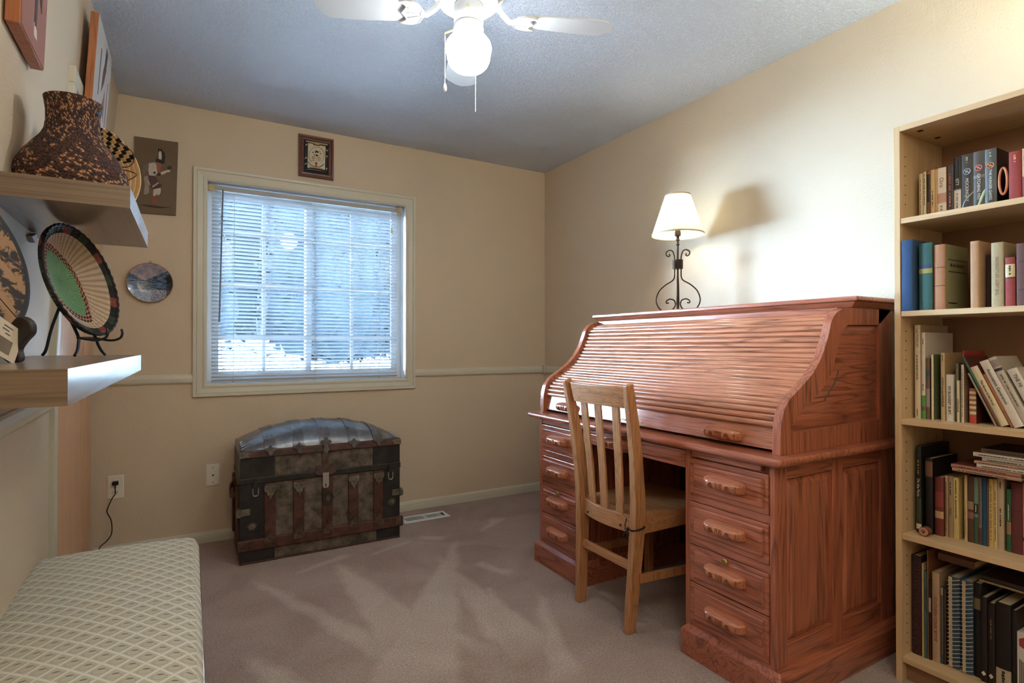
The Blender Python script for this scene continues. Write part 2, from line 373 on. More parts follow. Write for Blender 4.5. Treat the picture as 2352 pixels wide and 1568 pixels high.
# ------------------------------------------------------------------ outside
struct('garden_ground', MB().box(-14, 12, .2, 22, -.5, -.35), simple('pale_gravel', (222, 226, 228), .9, var=.15, scale=4))
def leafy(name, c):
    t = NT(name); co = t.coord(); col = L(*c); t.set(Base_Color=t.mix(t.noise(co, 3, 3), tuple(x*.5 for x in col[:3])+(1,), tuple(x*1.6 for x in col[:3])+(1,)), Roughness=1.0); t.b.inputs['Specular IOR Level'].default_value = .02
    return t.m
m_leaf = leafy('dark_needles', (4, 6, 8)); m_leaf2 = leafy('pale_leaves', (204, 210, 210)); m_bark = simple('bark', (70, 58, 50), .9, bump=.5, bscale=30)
def foliage(c, rx, rz, n, size, mat, parent, shape='cone', seed=1):
    rng = random.Random(seed); bb = MB()
    for i in range(n):
        if shape == 'cone':
            h = rng.random(); r = rx*(1-h*.55)*math.sqrt(rng.random()); a = rng.random()*2*PI; p = Vector((c[0]+r*math.cos(a), c[1]+r*math.sin(a), c[2]+h*rz))
        else:
            v = Vector((rng.gauss(0, 1), rng.gauss(0, 1), rng.gauss(0, 1))).normalized()*rng.random()**.4; p = Vector((c[0]+v.x*rx, c[1]+v.y*rx, c[2]+v.z*rz))
        e = Vector((rng.gauss(0, 1), rng.gauss(0, 1), rng.gauss(0, .6))).normalized(); f = e.cross(Vector((rng.gauss(0, 1), rng.gauss(0, 1), rng.gauss(0, 1)))).normalized()
        s = size*(.6+.8*rng.random()); q = s*.42
        bb.add([p-e*s, p+f*q, p+e*s, p-f*q], [(0, 1, 2, 3)])
    o = obj('foliage', bb, mat, parent); o['kind'] = 'stuff'; return o
G0 = -.35
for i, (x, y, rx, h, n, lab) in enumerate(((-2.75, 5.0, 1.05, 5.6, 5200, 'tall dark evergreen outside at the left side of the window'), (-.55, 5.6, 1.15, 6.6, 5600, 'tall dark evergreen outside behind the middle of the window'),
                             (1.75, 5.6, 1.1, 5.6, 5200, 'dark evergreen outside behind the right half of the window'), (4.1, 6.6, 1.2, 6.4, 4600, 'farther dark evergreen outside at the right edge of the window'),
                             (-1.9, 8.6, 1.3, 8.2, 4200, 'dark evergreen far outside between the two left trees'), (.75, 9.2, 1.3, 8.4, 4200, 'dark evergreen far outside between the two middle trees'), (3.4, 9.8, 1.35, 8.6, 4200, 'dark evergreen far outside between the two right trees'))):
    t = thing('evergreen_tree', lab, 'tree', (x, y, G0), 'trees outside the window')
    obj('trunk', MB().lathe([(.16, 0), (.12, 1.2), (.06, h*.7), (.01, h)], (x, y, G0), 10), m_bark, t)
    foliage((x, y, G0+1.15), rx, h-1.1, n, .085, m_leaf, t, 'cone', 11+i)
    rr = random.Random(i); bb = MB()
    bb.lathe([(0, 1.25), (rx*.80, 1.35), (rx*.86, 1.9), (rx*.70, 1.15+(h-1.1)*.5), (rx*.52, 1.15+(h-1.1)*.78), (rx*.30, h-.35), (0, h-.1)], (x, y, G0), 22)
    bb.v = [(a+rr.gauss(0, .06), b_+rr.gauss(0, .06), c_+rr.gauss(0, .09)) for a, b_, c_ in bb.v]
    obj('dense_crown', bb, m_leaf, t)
for i, (x, y, rx, rz, lab) in enumerate(((-1.95, 2.5, .72, .62, 'pale rounded shrub outside at the lower left of the window'), (.75, 3.1, .85, .66, 'pale rounded shrub outside at the lower right of the window'),
                               (-.52, 2.7, .58, .50, 'pale rounded shrub outside low in the middle of the window'))):
    t = thing('garden_shrub', lab, 'shrub', (x, y, G0), 'shrubs outside the window')
    obj('stem', MB().lathe([(.03, 0), (.025, rz), (.01, rz*1.5)], (x, y, G0), 8), m_bark, t)
    foliage((x, y, G0+rz+.30), rx, rz, 2600, .06, m_leaf2, t, 'ball', 31+i)
# ------------------------------------------------------------------ roll-top desk
OK1, OK2 = (184, 106, 76), (80, 39, 29)
m_dy = wood('desk_oak_lengthwise', OK1, OK2, 'y', rings=22, along=1.5, rough=.28, coat=.45)
m_dx = wood('desk_oak_depthwise', OK1, OK2, 'x', rings=22, along=1.5, rough=.30, coat=.4)
m_dz = wood('desk_oak_upright', OK1, OK2, 'z', rings=20, along=1.3, rough=.30, coat=.4)
m_dslat = wood('desk_oak_slat', (200, 128, 92), (98, 52, 37), 'y', rings=30, along=1.2, rough=.27, coat=.45)
m_pull = wood('carved_oak_pull', (196, 124, 88), (130, 70, 46), 'y', rings=40, along=4, rough=.3, coat=.5)
m_brass = simple('brass', (176, 150, 84), .3, metal=1, var=.15)
m_dark = simple('desk_dark_inside', (40, 22, 17), .7)
desk = thing('rolltop_desk', 'reddish oak roll-top desk with closed tambour against the right wall', 'desk', (-.46, -1.83, 0))
YR, YL, XF, XB = -2.497, -1.171, -.805, -.10
def raised(mb, u0, u1, v0, v1, h0, h1, ins, P):
    a = [P(u, v, h0) for u, v in ((u0, v0), (u1, v0), (u1, v1), (u0, v1))]; c = [P(u, v, h1) for u, v in ((u0+ins, v0+ins), (u1-ins, v0+ins), (u1-ins, v1-ins), (u0+ins, v1-ins))]
    return mb.add(a+c, [(4, 5, 6, 7), (0, 1, 5, 4), (1, 2, 6, 5), (2, 3, 7, 6), (3, 0, 4, 7), (3, 2, 1, 0)])
def pull_mesh():
    bb = MB(); n, m = 120, 14
    def fn(a, c):
        u = -1+2*a; v = -1+2*c; end = max(.0, 1-abs(u)**6)**.5
        d = .037*max(0, 1-abs(v)**3.2)**.5*end
        if v < .42:
            for g in (-.88, -.78, -.15, -.075, 0, .075, .15, .68, .78, .88):
                if abs(u-g-.02*(v+.3)*(1 if g > 0 else -1)) < .019: d -= .0055*end
            for g in (-.42, .42):
                q = ((u-g)/.17)**2+((v+1.0)/1.2)**2
                if q < 1: d -= .011*min(1, (1-q)*6)*end
        d = max(0, d); zz = .0215*v*(.55+.45*end)
        return Vector((-d, u*.079*(1 if abs(v) < .9 else .98), zz))
    bb.grid(fn, n, m); return bb
PULL = None
def pull(y, z, x, parent, sc=1.0):
    global PULL
    if PULL is None: PULL = obj('drawer_pull', pull_mesh(), m_pull, None, smooth=50); o = PULL
    else: o = PULL.copy(); COL.objects.link(o)
    o.matrix_parent_inverse = Matrix(); adopt(o, parent); o.location = (x, y, z); o.scale = (1, sc, 1); return o
DR = [(.581, .706, .643), (.428, .551, .492), (.268, .398, .341), (.120, .264, .193)]
for y0, y1, pl0, pl1 in ((YR, -2.141, -2.527, -2.132), (-1.527, YL, -1.536, -1.146)):
    obj('pedestal_case', MB().box(-.792, XB, y0+.012, y1-.012, .09, .740), m_dz, desk)
    bb = MB().box(-.827, -.088, pl0, pl1, 0, .088); raised(bb, -.827, -.088, pl0, pl1, .088, .108, .018, lambda u, v, h: (u, v, h))
    obj('plinth', bb, m_dx if y0 == YR else m_dy, desk, bevel=.003)
    obj('front_stile', MB().box(XF-.004, -.79, y0, y0+.019, .10, .738), m_dz, desk, bevel=.002)
    obj('front_stile', MB().box(XF-.004, -.79, y1-.022, y1, .10, .738), m_dz, desk, bevel=.002)
    for z0, z1 in ((.100, .118), (.400, .426), (.553, .579)):
        obj('front_rail', MB().box(XF-.002, -.79, y0+.019, y1-.022, z0, z1), m_dy, desk, bevel=.001)
    wb = obj('writing_board', MB().box(XF-.008, -.6, y0+.045, y1-.03, .712, .733), m_dy, desk, bevel=.003)
    for i, (z0, z1, zp) in enumerate(DR):
        bb = MB().box(XF-.007, -.79, y0+.0205, y1-.0235, z0, z1)
        raised(bb, y0+.036, y1-.040, z0+.014, z1-.014, XF-.007, XF-.013, .006, lambda u, v, h: (h, u, v))
        d = obj('drawer', bb, m_dy, desk, bevel=.0025)
        pull((y0+y1)/2-.002, zp, XF-.012, d)
        if i == 2:
            bb = MB(); bb.lathe([(0, .0), (.011, .0), (.012, .003), (.009, .006), (.006, .005), (0, .005)], n=18, M=Matrix.Translation((XF-.012, (y0+y1)/2, .384)) @ Matrix.Rotation(-PI/2, 4, 'Y'))
            bb.box(XF-.0178, XF-.0165, (y0+y1)/2-.001, (y0+y1)/2+.001, .381, .387)
            obj('lock', bb, m_brass, d, smooth=40, label='small round brass lock')
# right-hand side of the pedestal: frame and two raised panels
S0 = YR
for x0, x1 in ((-.7895, -.747), (-.500, -.440), (-.196, XB)):
    obj('side_stile', MB().box(x0, x1, S0, S0+.014, .100, .738), m_dz, desk, bevel=.002)
for x0, x1 in ((-.747, -.500), (-.440, -.196)):
    obj('side_rail', MB().box(x0, x1, S0, S0+.014, .690, .738), m_dx, desk, bevel=.002)
    obj('side_rail', MB().box(x0, x1, S0, S0+.014, .100, .176), m_dx, desk, bevel=.002)
    bb = MB(); raised(bb, x0, x1, .176, .690, S0+.013, S0+.002, .026, lambda u, v, h: (u, h, v)); obj('side_panel', bb, m_dz, desk, bevel=.002)
obj('kneehole_back', MB().box(-.17, -.155, -2.15, -1.52, .09, .74), m_dark, desk)
obj('desktop', MB().box(-.846, -.018, -2.536, -1.108, .739, .764), m_dy, desk, bevel=.0115, seg=4)
obj('under_moulding', MB().box(-.822, -.09, -2.508, -1.14, .7335, .7395), m_dy, desk, bevel=.002)
bb = MB().box(-.806, -.79, -2.138, -1.53, .664, .727); raised(bb, -2.122, -1.546, .676, .716, -.806, -.811, .005, lambda u, v, h: (h, u, v))
cd = obj('pencil_drawer', bb, m_dy, desk, bevel=.002); pull(-1.775, .695, -.81, cd, .9)
obj('pencil_drawer_box', MB().box(-.79, -.4, -2.12, -1.55, .672, .725), m_dark, cd)
# roll top
So = [(-.10, 1.241), (-.184, 1.241), (-.36, 1.240), (-.402, 1.238), (-.429, 1.234), (-.463, 1.22), (-.49, 1.194), (-.503, 1.162), (-.519, 1.125), (-.542, 1.084), (-.58, 1.037), (-.623, 1.001), (-.683, .964), (-.724, .938), (-.75, .911), (-.762, .884), (-.770, .846), (-.773, .764)]
Si = [(-.192, 1.183), (-.25, 1.182), (-.37, 1.180), (-.396, 1.177), (-.415, 1.167), (-.43, 1.152), (-.440, 1.134), (-.447, 1.117), (-.464, 1.08), (-.484, 1.035), (-.51, .998), (-.549, .962), (-.593, .935), (-.642, .908), (-.684, .882), (-.713, .854), (-.719, .838), (-.719, .828)]
def strip(mb, A, B, y0, y1):
    return mb.sweep([[(a[0], y0, a[1]), (b_[0], y0, b_[1]), (b_[0], y1, b_[1]), (a[0], y1, a[1])] for a, b_ in zip(A, B)])
def dense(A): return [(p.x, p.y) for p in spline([(a, b_, 0) for a, b_ in A], 3)]
def end_panel(y0, y1, out):
    bb = MB(); strip(bb, dense(So), dense(Si), y0, y1); bb.box(-.192, -.10, y0, y1, .764, 1.241)
    strip(bb, [(-.773, .764), (-.719, .764), (-.192, .764)], [(-.773, .766), (-.719, .830), (-.192, .841)], y0, y1)
    e = obj('end_frame', bb, m_dz, desk, bevel=.004, seg=3, smooth=35)
    poly = Si+[(-.192, .841)]; cx = sum(p[0] for p in poly)/len(poly); cz = sum(p[1] for p in poly)/len(poly)
    ym = (y0+y1)/2; face = ym+out*.004; top = ym+out*.011
    inner = [(cx-.012+(x-cx)*.80, cz+(z-cz)*.80) for x, z in poly]; n = len(poly)
    bb = MB(); bb.add([(x, face, z) for x, z in poly]+[(x, top, z) for x, z in inner], [tuple(range(n, 2*n))]+[(i, (i+1) % n, n+(i+1) % n, n+i) for i in range(n)])
    bb.add([(x, ym-out*.006, z) for x, z in poly], [tuple(range(n))])
    p = obj('end_raised_panel', bb, m_dx, e)
    if out < 0:
        pts = spline([(-.449, top+out*.0005, 1.022), (-.470, top+out*.0005, .985), (-.50, top+out*.0005, .955), (-.535, top+out*.0005, .923)], 5)
        obj('slot', MB().bar(pts, .0055, .002, (1, 0, 0)), simple('slot_grey', (92, 88, 78), .6), e, label='narrow grey curved slot')
end_panel(-2.492, -2.463, -1); end_panel(-1.150, -1.121, 1)
TY0, TY1 = -2.463, -1.150
path = [Vector((x, 0, z)) for x, z in So[3:]]
path = spline(path, 8)
off = []
for i, p in enumerate(path):
    d = (path[min(i+1, len(path)-1)]-path[max(i-1, 0)]).normalized(); nrm = Vector((d.z, 0, -d.x))      # into the room side is -nrm
    if nrm.x > 0: nrm = -nrm
    off.append((p-nrm*.024, nrm))
acc = [0]
for i in range(1, len(off)): acc.append(acc[-1]+(off[i][0]-off[i-1][0]).length)
zi = next(i for i, q in enumerate(off) if q[0].z < .846)
total = acc[zi]; NSL = 25; slat0 = None
for k in range(NSL):
    s = (k+.5)/NSL*total; i = next(j for j in range(len(acc)-1) if acc[j+1] >= s); t = (s-acc[i])/max(1e-6, acc[i+1]-acc[i])
    p = off[i][0].lerp(off[i+1][0], t); nr = off[i][1].lerp(off[i+1][1], t).normalized(); tz = Vector((0, 1, 0)).cross(nr)
    if tz.z < 0: tz = -tz
    if slat0 is None:
        hw = total/NSL/2*.95; sec = [(.0098*math.cos(a)**.8 if abs(math.cos(a)) > 1e-6 else 0, hw*math.sin(a)) for a in [(-PI/2+PI*q/10) for q in range(11)]]
        bb = MB(); bb.sweep([[Vector((a, y, c)) for a, c in [(-.004, -hw)]+sec+[(-.004, hw)]] for y in (TY0, TY1)])
        o = obj('tambour_slat', bb, m_dslat, desk, smooth=40); slat0 = o
    else:
        o = slat0.copy(); COL.objects.link(o)
    yv = Vector((0, 1, 0)); Mx = Matrix(((nr.x, 0, tz.x, p.x), (0, 1, 0, 0), (nr.z, 0, tz.z, p.z), (0, 0, 0, 1))); o.matrix_basis = Mx
lr = obj('lift_rail', MB().hexa([(-.754, TY0, .774), (-.754, TY1, .774), (-.742, TY0, .846), (-.742, TY1, .846), (-.730, TY0, .774), (-.730, TY1, .774), (-.722, TY0, .846), (-.722, TY1, .846)]), m_dslat, desk, bevel=.003)
pull(-2.262, .802, -.746, lr); pull(-1.335, .802, -.746, lr)
bb = MB()
for u, v, r in ((0, 0, .008), (-.022, .002, .006), (.022, .002, .006), (-.042, 0, .005), (.042, 0, .005), (-.060, .003, .0045), (.060, .003, .0045), (-.01, .009, .005), (.01, .009, .005), (-.01, -.008, .005), (.01, -.008, .005), (-.075, 0, .003), (.075, 0, .003), (-.033, -.006, .004), (.033, -.006, .004)):
    bb.tube([Vector((-.7515, -1.80+u+r*math.cos(q*PI/6), .786+v+r*math.sin(q*PI/6))) for q in range(12)], .0016, 5, closed=True)
obj('escutcheon', bb, m_brass, lr, smooth=50, label='ornate brass keyhole plate')
obj('valance', MB().box(-.405, -.385, TY0, TY1, 1.205, 1.241), m_dy, desk, bevel=.002)
obj('back_board', MB().box(-.125, -.112, TY0, TY1, .764, 1.241), m_dark, desk)
obj('tambour_lining', MB().box(-.40, -.39, TY0, TY1, .78, 1.205), m_dark, desk)
bb = MB()
a = [(-.030, -2.497, 1.240), (-.030, -1.118, 1.240), (-.372, -1.118, 1.240), (-.372, -2.497, 1.240)]; c = [(-.026, -2.520, 1.262), (-.026, -1.094, 1.262), (-.394, -1.094, 1.262), (-.394, -2.520, 1.262)]
bb.add(a+c, [(0, 1, 5, 4), (1, 2, 6, 5), (2, 3, 7, 6), (3, 0, 4, 7), (0, 3, 2, 1), (4, 5, 6, 7)]); bb.box(-.400, -.024, -2.527, -1.087, 1.262, 1.279)
obj('crown', bb, m_dy, desk, bevel=.005, seg=3)
# ------------------------------------------------------------------ chair
CH1, CH2 = (194, 138, 92), (136, 88, 54)
m_cz = wood('chair_oak_upright', CH1, CH2, 'z', rings=26, along=1.6, rough=.4, coat=.15, pore=.7)
m_cy = wood('chair_oak_cross', CH1, CH2, 'y', rings=26, along=1.6, rough=.4, coat=.15, pore=.7)
ch = thing('wooden_chair', 'honey oak chair with three back slats pushed into the desk kneehole', 'chair', (-.70, -1.80, 0))
prof = [(-.896, 0), (-.890, .12), (-.884, .28), (-.880, .42), (-.884, .52), (-.902, .68), (-.926, .82), (-.956, .962)]
zz = [p[1] for p in prof]
def lerpz(z, a): 
    pts = [(0, a[0]), (.43, a[1]), (.962, a[2])]
    for (z0, v0), (z1, v1) in zip(pts, pts[1:]):
        if z <= z1+1e-6: return v0+(v1-v0)*(z-z0)/(z1-z0)
for yy in ((-1.631, -1.626, -1.612), (-1.938, -1.969, -2.000)):
    pts = [(x, lerpz(z, yy), z) for x, z in prof]
    obj('rear_leg', MB().bar(pts, [.028, .029, .031, .033, .033, .030, .027, .024], [.042, .046, .050, .054, .052, .046, .042, .036], (0, 1, 0)), m_cz, ch, bevel=.003)
def bow(y0, y1, x, z, k, n=8): return [(x-k*(1-(2*i/n-1)**2), y0+(y1-y0)*i/n, z) for i in range(n+1)]
lean = Vector((.22, 0, -1)).normalized()
obj('crest_rail', MB().bar(bow(-1.622, -1.990, -.938, .912, .022), .082, .017, lean), m_cy, ch, bevel=.002)
lb = obj('lower_back_rail', MB().bar(bow(-1.640, -1.958, -.876, .415, .026), .064, .018, (0, 0, 1)), m_cy, ch, bevel=.002)
for y in (-1.70, -1.90): obj('plug', MB().lathe([(0, 0), (.0055, 0), (.0055, .002), (0, .002)], n=12, M=Matrix.Translation((-.909+.004*(y == -1.9), y, .405)) @ Matrix.Rotation(-PI/2, 4, 'Y')), simple('dark_plug', (52, 34, 24), .6), lb)
for f in (.24, .50, .77):
    yt = -1.622-.378*f; yb = -1.640-.318*f; k = 1-(2*f-1)**2
    obj('back_slat', MB().bar([(-.876-.024*k, yb, .43), (-.893-.023*k, yb*.6+yt*.4, .62), (-.926-.021*k, yt, .88)], .040, .009, (0, 1, 0)), m_cz, ch, bevel=.001)
def seat(u, v):
    x = -.868+.42*u; hw = .166+.034*u; y = -1.797+hw*(2*v-1); s = .010*(math.sin(PI*v)**1.0)*math.sin(PI*min(1, u*1.1))
    return Vector((x, y, .456-s))
bb = MB().grid(seat, 10, 10); bb.grid(lambda u, v: Vector((seat(u, v).x, seat(u, v).y, .428)), 10, 10)
edge = [(u, 0) for u in [i/10 for i in range(11)]]+[(1, i/10) for i in range(1, 11)]+[(1-i/10, 1) for i in range(1, 11)]+[(0, 1-i/10) for i in range(1, 10)]
e = [seat(*q) for q in edge]; n = len(e); bb.add(e+[Vector((p.x, p.y, .428)) for p in e], [(i, (i+1) % n, n+(i+1) % n, n+i) for i in range(n)])
obj('seat', bb, m_cy, ch, smooth=40)
for y in (-1.622, -1.972):
    s = 1 if y > -1.8 else -1
    obj('front_leg', MB().bar([(-.475, y+s*.012, 0), (-.478, y+s*.008, .43)], [.030, .036], [.030, .036], (0, 1, 0)), m_cz, ch, bevel=.003)
    obj('seat_rail', MB().box(-.86, -.49, y-.009, y+.009, .385, .429), m_cy, ch, bevel=.002)
    obj('side_stretcher', MB().bar([(-.876, y*1.0, .215), (-.485, y+s*.010, .198)], .018, .032, (0, 1, 0)), m_cz, ch, bevel=.002)
obj('front_rail', MB().box(-.487, -.469, -1.96, -1.63, .385, .429), m_cy, ch, bevel=.002)
obj('rear_stretcher', MB().bar([(-.884, -1.640, .252), (-.884, -1.945, .252)], .032, .018, (0, 0, 1)), m_cy, ch, bevel=.002)
m_cordk = simple('black_cord', (12, 12, 13), .8, bump=.3, bscale=900)
bb = MB(); cx, cy, hz = -.881, -1.968, .408
lp = [(cx+.032*math.cos(q*PI/8)*(1.0 if abs(math.cos(q*PI/8)) < .8 else .95), cy+.023*math.sin(q*PI/8), hz+.006*math.sin(q*PI/8+2.2)) for q in range(16)]
bb.tube(lp, .0032, 6, closed=True)
kx, ky = cx-.034, cy+.012
bb.tube([(kx, ky, hz), (kx-.008, ky+.010, hz-.004), (kx-.004, ky+.014, hz+.016), (kx, ky+.010, hz+.036)], .0022, 6)
bb.tube([(kx, ky, hz), (kx-.012, ky+.004, hz-.010), (kx-.010, ky+.016, hz-.026), (kx-.006, ky+.022, hz-.030)], .0026, 6)
bb.tube([(kx, ky, hz), (kx-.008, ky-.002, hz-.014), (kx-.006, ky+.004, hz-.042)], .0026, 6)
bb.lathe([(0, -.007), (.006, -.004), (.007, 0), (.006, .004), (0, .007)], (kx-.003, ky, hz), 10)
tag(obj('tie_cord', bb, m_cordk, smooth=60), 'black cord knotted around the rear leg of the wooden chair', 'cord')
# ------------------------------------------------------------------ lamp on the desk
m_iron = simple('dark_bronze_iron', (62, 48, 38), .35, metal=.8, var=.25)
LX, LY, LZ = -.19, -1.528, 1.279
lampo = thing('table_lamp', 'scrolled bronze iron table lamp with lit white shade on top of the desk', 'lamp', (LX, LY, LZ))
ld = Vector((2.172, 2.032, 0)).normalized(); lx = Vector((ld.y, -ld.x, 0))
def lp_(px, py, sgn=1): return Vector((LX, LY, LZ+.004))+lx*((px-575)*.000459*sgn)+Vector((0, 0, max(0, (1437-py)*.000459)))
cur = [(480, 785), (489, 800), (474, 814), (450, 795), (452, 762), (488, 742), (520, 758), (536, 805), (540, 850), (540, 950), (538, 1045), (515, 1088), (440, 1135), (370, 1205), (338, 1295), (352, 1365), (395, 1418), (455, 1432), (520, 1408), (548, 1360), (535, 1312), (490, 1295), (452, 1315), (452, 1340), (478, 1336)]
for s in (1, -1):
    obj('scroll', MB().tube(spline([lp_(x, y, s) for x, y in cur], 5), .0034, 8), m_iron, lampo, smooth=60)
    p = lp_(385, 1432, s); obj('foot', MB().lathe([(0, -.006), (.006, -.004), (.008, .002), (.005, .008), (0, .009)], (p.x, p.y, LZ+.0065), 12), m_iron, lampo, smooth=60)
sd = ld
for s in (1,):
    obj('scroll', MB().tube(spline([Vector((LX, LY, LZ+.004))+sd*((575-x)*.00036*s)+Vector((0, 0, max(0, (1437-y)*.000459))) for x, y in cur[10:]], 5), .0034, 8), m_iron, lampo, smooth=60)
obj('stem', MB().lathe([(0, .002), (.009, .002), (.010, .012), (.006, .016), (.0085, .05), (.0065, .14), (.0045, .2), (.0045, .27), (.005, .345), (.009, .347), (.009, .352), (.0055, .354), (.0055, .37), (.010, .372), (.010, .377), (.0065, .38), (.008, .392), (.015, .395), (.016, .41), (.012, .43), (0, .43)], (LX, LY, LZ), 16), m_iron, lampo, smooth=50)
bb = MB()
for k in range(7): bb.tube([(LX+.0235*math.cos(q*PI/9), LY+.0235*math.sin(q*PI/9), LZ+.228+k*.0066) for q in range(18)], .0036, 6, closed=True)
bb.lathe([(.022, .225), (.022, .272)], (LX, LY, LZ), 18); obj('rope_collar', bb, m_iron, lampo, smooth=60, label='ribbed rope-like collar')
def shade_mat():
    t = NT('lamp_shade_linen'); d = t.new('BsdfDiffuse'); d.inputs[0].default_value = (.86, .86, .80, 1); tr = t.new('BsdfTranslucent'); tr.inputs[0].default_value = (.92, .93, .84, 1)
    mx = t.new('MixShader'); mx.inputs[0].default_value = .5; t.t.links.new(d.outputs[0], mx.inputs[1]); t.t.links.new(tr.outputs[0], mx.inputs[2]); t.t.links.new(mx.outputs[0], t.out.inputs[0]); return t.m
z0s, z1s = 1.680, 1.882
bb = MB().lathe([(.131, z0s), (.064, z1s), (.0635, z1s), (.1302, z0s)], (LX, LY, 0), 40, cap=False)
sh = obj('lamp_shade', bb, shade_mat(), lampo, smooth=60)
m_band = simple('shade_trim', (196, 178, 140), .7)
for r, z in ((.131, z0s), (.064, z1s)): obj('shade_trim', MB().lathe([(r+.0008, z-.004), (r+.0012, z+.004), (r-.001, z+.004), (r-.001, z-.004), (r+.0008, z-.004)], (LX, LY, 0), 40, cap=False), m_band, sh, smooth=60)
bb = MB()
for q in range(3): bb.tube([(LX, LY, 1.872), (LX+.0635*math.cos(q*2.1), LY+.0635*math.sin(q*2.1), 1.880)], .0014, 5)
obj('spider', bb, m_iron, sh)
LAMP_BULB.location = (LX, LY, 1.775)
# ------------------------------------------------------------------ old trunk
m_canvas = simple('worn_brown_canvas', (92, 80, 68), .75, var=.6, scale=19, bump=.5, bscale=60)
m_blackm = simple('black_sheet_iron', (34, 32, 31), .45, var=.6, scale=14, bump=.4, bscale=40)
m_redslat = simple('dark_red_slat', (74, 42, 34), .5, var=.45, scale=22, bump=.3, bscale=80)
m_lid = simple('embossed_lid_tin', (122, 122, 124), .30, metal=.6, var=.35, scale=10, bump=.5, bscale=38, bdist=.003)
m_strap = simple('lid_strap_tin', (112, 110, 110), .32, metal=.6, var=.32, scale=14, bump=.2, bscale=80)
m_rust = simple('rusty_iron', (88, 66, 54), .6, metal=.3, var=.4, scale=30, bump=.4, bscale=90)
m_cast = simple('old_cast_metal', (112, 104, 90), .5, metal=.5, var=.35, scale=30, bump=.4, bscale=120)
m_steel = simple('dull_steel', (170, 168, 160), .35, metal=.7, var=.15)
m_leather = simple('brown_leather', (70, 44, 34), .6, var=.3)
TX0, TX1, TF, TB = -2.146, -1.318, -.465, -.06
tk = thing('camelback_trunk', 'antique dome-lidded trunk with iron straps and red slats under the window', 'trunk', (-1.73, -.26, 0))
obj('body', MB().box(TX0, TX1, TF, TB, .008, .412), m_canvas, tk, bevel=.004)
for x0, x1 in ((TX0-.002, -2.037), (-1.412, TX1+.002)):
    obj('corner_plate', MB().box(x0, x1, TF-.003, TB+.003, .126, .400), m_blackm, tk, bevel=.002)
for x0, x1 in ((TX0-.002, -1.985), (-1.452, TX1+.002)): obj('base_plate', MB().box(x0, x1, TF-.003, TB+.002, .008, .068), m_blackm, tk, bevel=.002)
obj('base_strip', MB().box(TX0-.003, TX1+.003, TF-.006, TB, 0, .010), m_redslat, tk, bevel=.002)
XS = [-2.008, -1.868, -1.722, -1.583, -1.443]
sl = obj('lower_slat', MB().box(TX0-.010, TX1+.014, TF-.016, TF+.002, .068, .124), m_redslat, tk, bevel=.004)
for x0, x1 in ((TX0-.013, TX0+.030), (TX1-.030, TX1+.018)): obj('end_cap', MB().box(x0, x1, TF-.019, TF+.004, .070, .122), m_rust, sl, bevel=.004)
for y in (TF+.03, TB-.05): obj('end_slat', MB().box(TX0-.014, TX0+.002, y, y+.05, .07, .39), m_redslat, tk, bevel=.003)
def clasp(x, z, s, up, mat, par, name='clasp'):
    """pressed leaf-shaped clasp with a raised boss"""
    P = [(-.030, 0), (-.026, -.012), (-.018, -.016), (-.016, -.030), (-.007, -.038), (0, -.056), (.007, -.038), (.016, -.030), (.018, -.016), (.026, -.012), (.030, 0), (.028, .018), (-.028, .018)]
    P = [(a*s, c*s*(-1 if up else 1)) for a, c in P]
    bb = MB().prism([(x+a, z+c) for a, c in P], 'y', TF-.021, TF-.013)
    for a, c, r in ((0, -.012, .008), (-.013, .002, .006), (.013, .002, .006), (0, -.034, .005)): bb.lathe([(r*s, 0), (r*.7*s, .003), (0, .004)], n=8, M=Matrix.Translation((x+a*s, TF-.021, z+(-c if up else c)*s)) @ Matrix.Rotation(PI/2, 4, 'X'))
    return obj(name, bb, mat, par, bevel=.0015)
for i, x in enumerate(XS):
    s = obj('upright_slat', MB().box(x-.027, x+.027, TF-.013, TF+.002, .122, .400), m_redslat, tk, bevel=.003)
    if i != 2: clasp(x, .372, 1.0, False, m_cast, s)
    clasp(x, .112, 1.0, True, m_rust, s)
obj('lid_band', MB().box(TX0, TX1, TF, TB, .418, .540), m_canvas, tk, bevel=.003)
for x0, x1 in ((TX0-.002, -1.985), (-1.474, TX1+.002)): obj('corner_plate', MB().box(x0, x1, TF-.003, TB+.003, .424, .540), m_blackm, tk, bevel=.002)
obj('seam_band', MB().box(TX0-.005, TX1+.005, TF-.008, TB+.004, .402, .434), m_blackm, tk, bevel=.003)
def lidz(u, v):
    """u along the trunk -1..1, v from front 0 to back 1"""
    h = .016+.098*max(0, 1-abs(u)**2.4)+.022*(1-u)*.5; return .562+h*max(0, 1-abs(2*v-1)**2.3)**.62
def lidp(a, v, d=0):
    u = 2*a-1; return Vector((TX0+(TX1-TX0)*a, TF+(TB-TF)*v+(-d if v < .08 else 0), lidz(u, v)+d))
vs = [0, .004, .015, .04, .08, .14, .22, .32, .42, .5, .58, .68, .78, .86, .92, .96, .985, .996, 1]
bb = MB().grid(lambda a, v: lidp(a, vs[round(v*18)]), 28, 18)
for a in (0, 1): bb.add([lidp(a, v) for v in vs]+[(TX0 if a == 0 else TX1, TB, .53), (TX0 if a == 0 else TX1, TF, .53)], [tuple(range(len(vs)+2))])
obj('lid', bb, m_lid, tk, smooth=50)
sl = obj('lid_slat', MB().hexa([(TX0-.004, TF-.012, .536), (TX1+.004, TF-.012, .536), (TX0-.004, TF-.008, .570), (TX1+.004, TF-.008, .570), (TX0-.004, TF+.004, .536), (TX1+.004, TF+.004, .536), (TX0-.004, TF+.01, .575), (TX1+.004, TF+.01, .575)]), m_redslat, tk, bevel=.003)
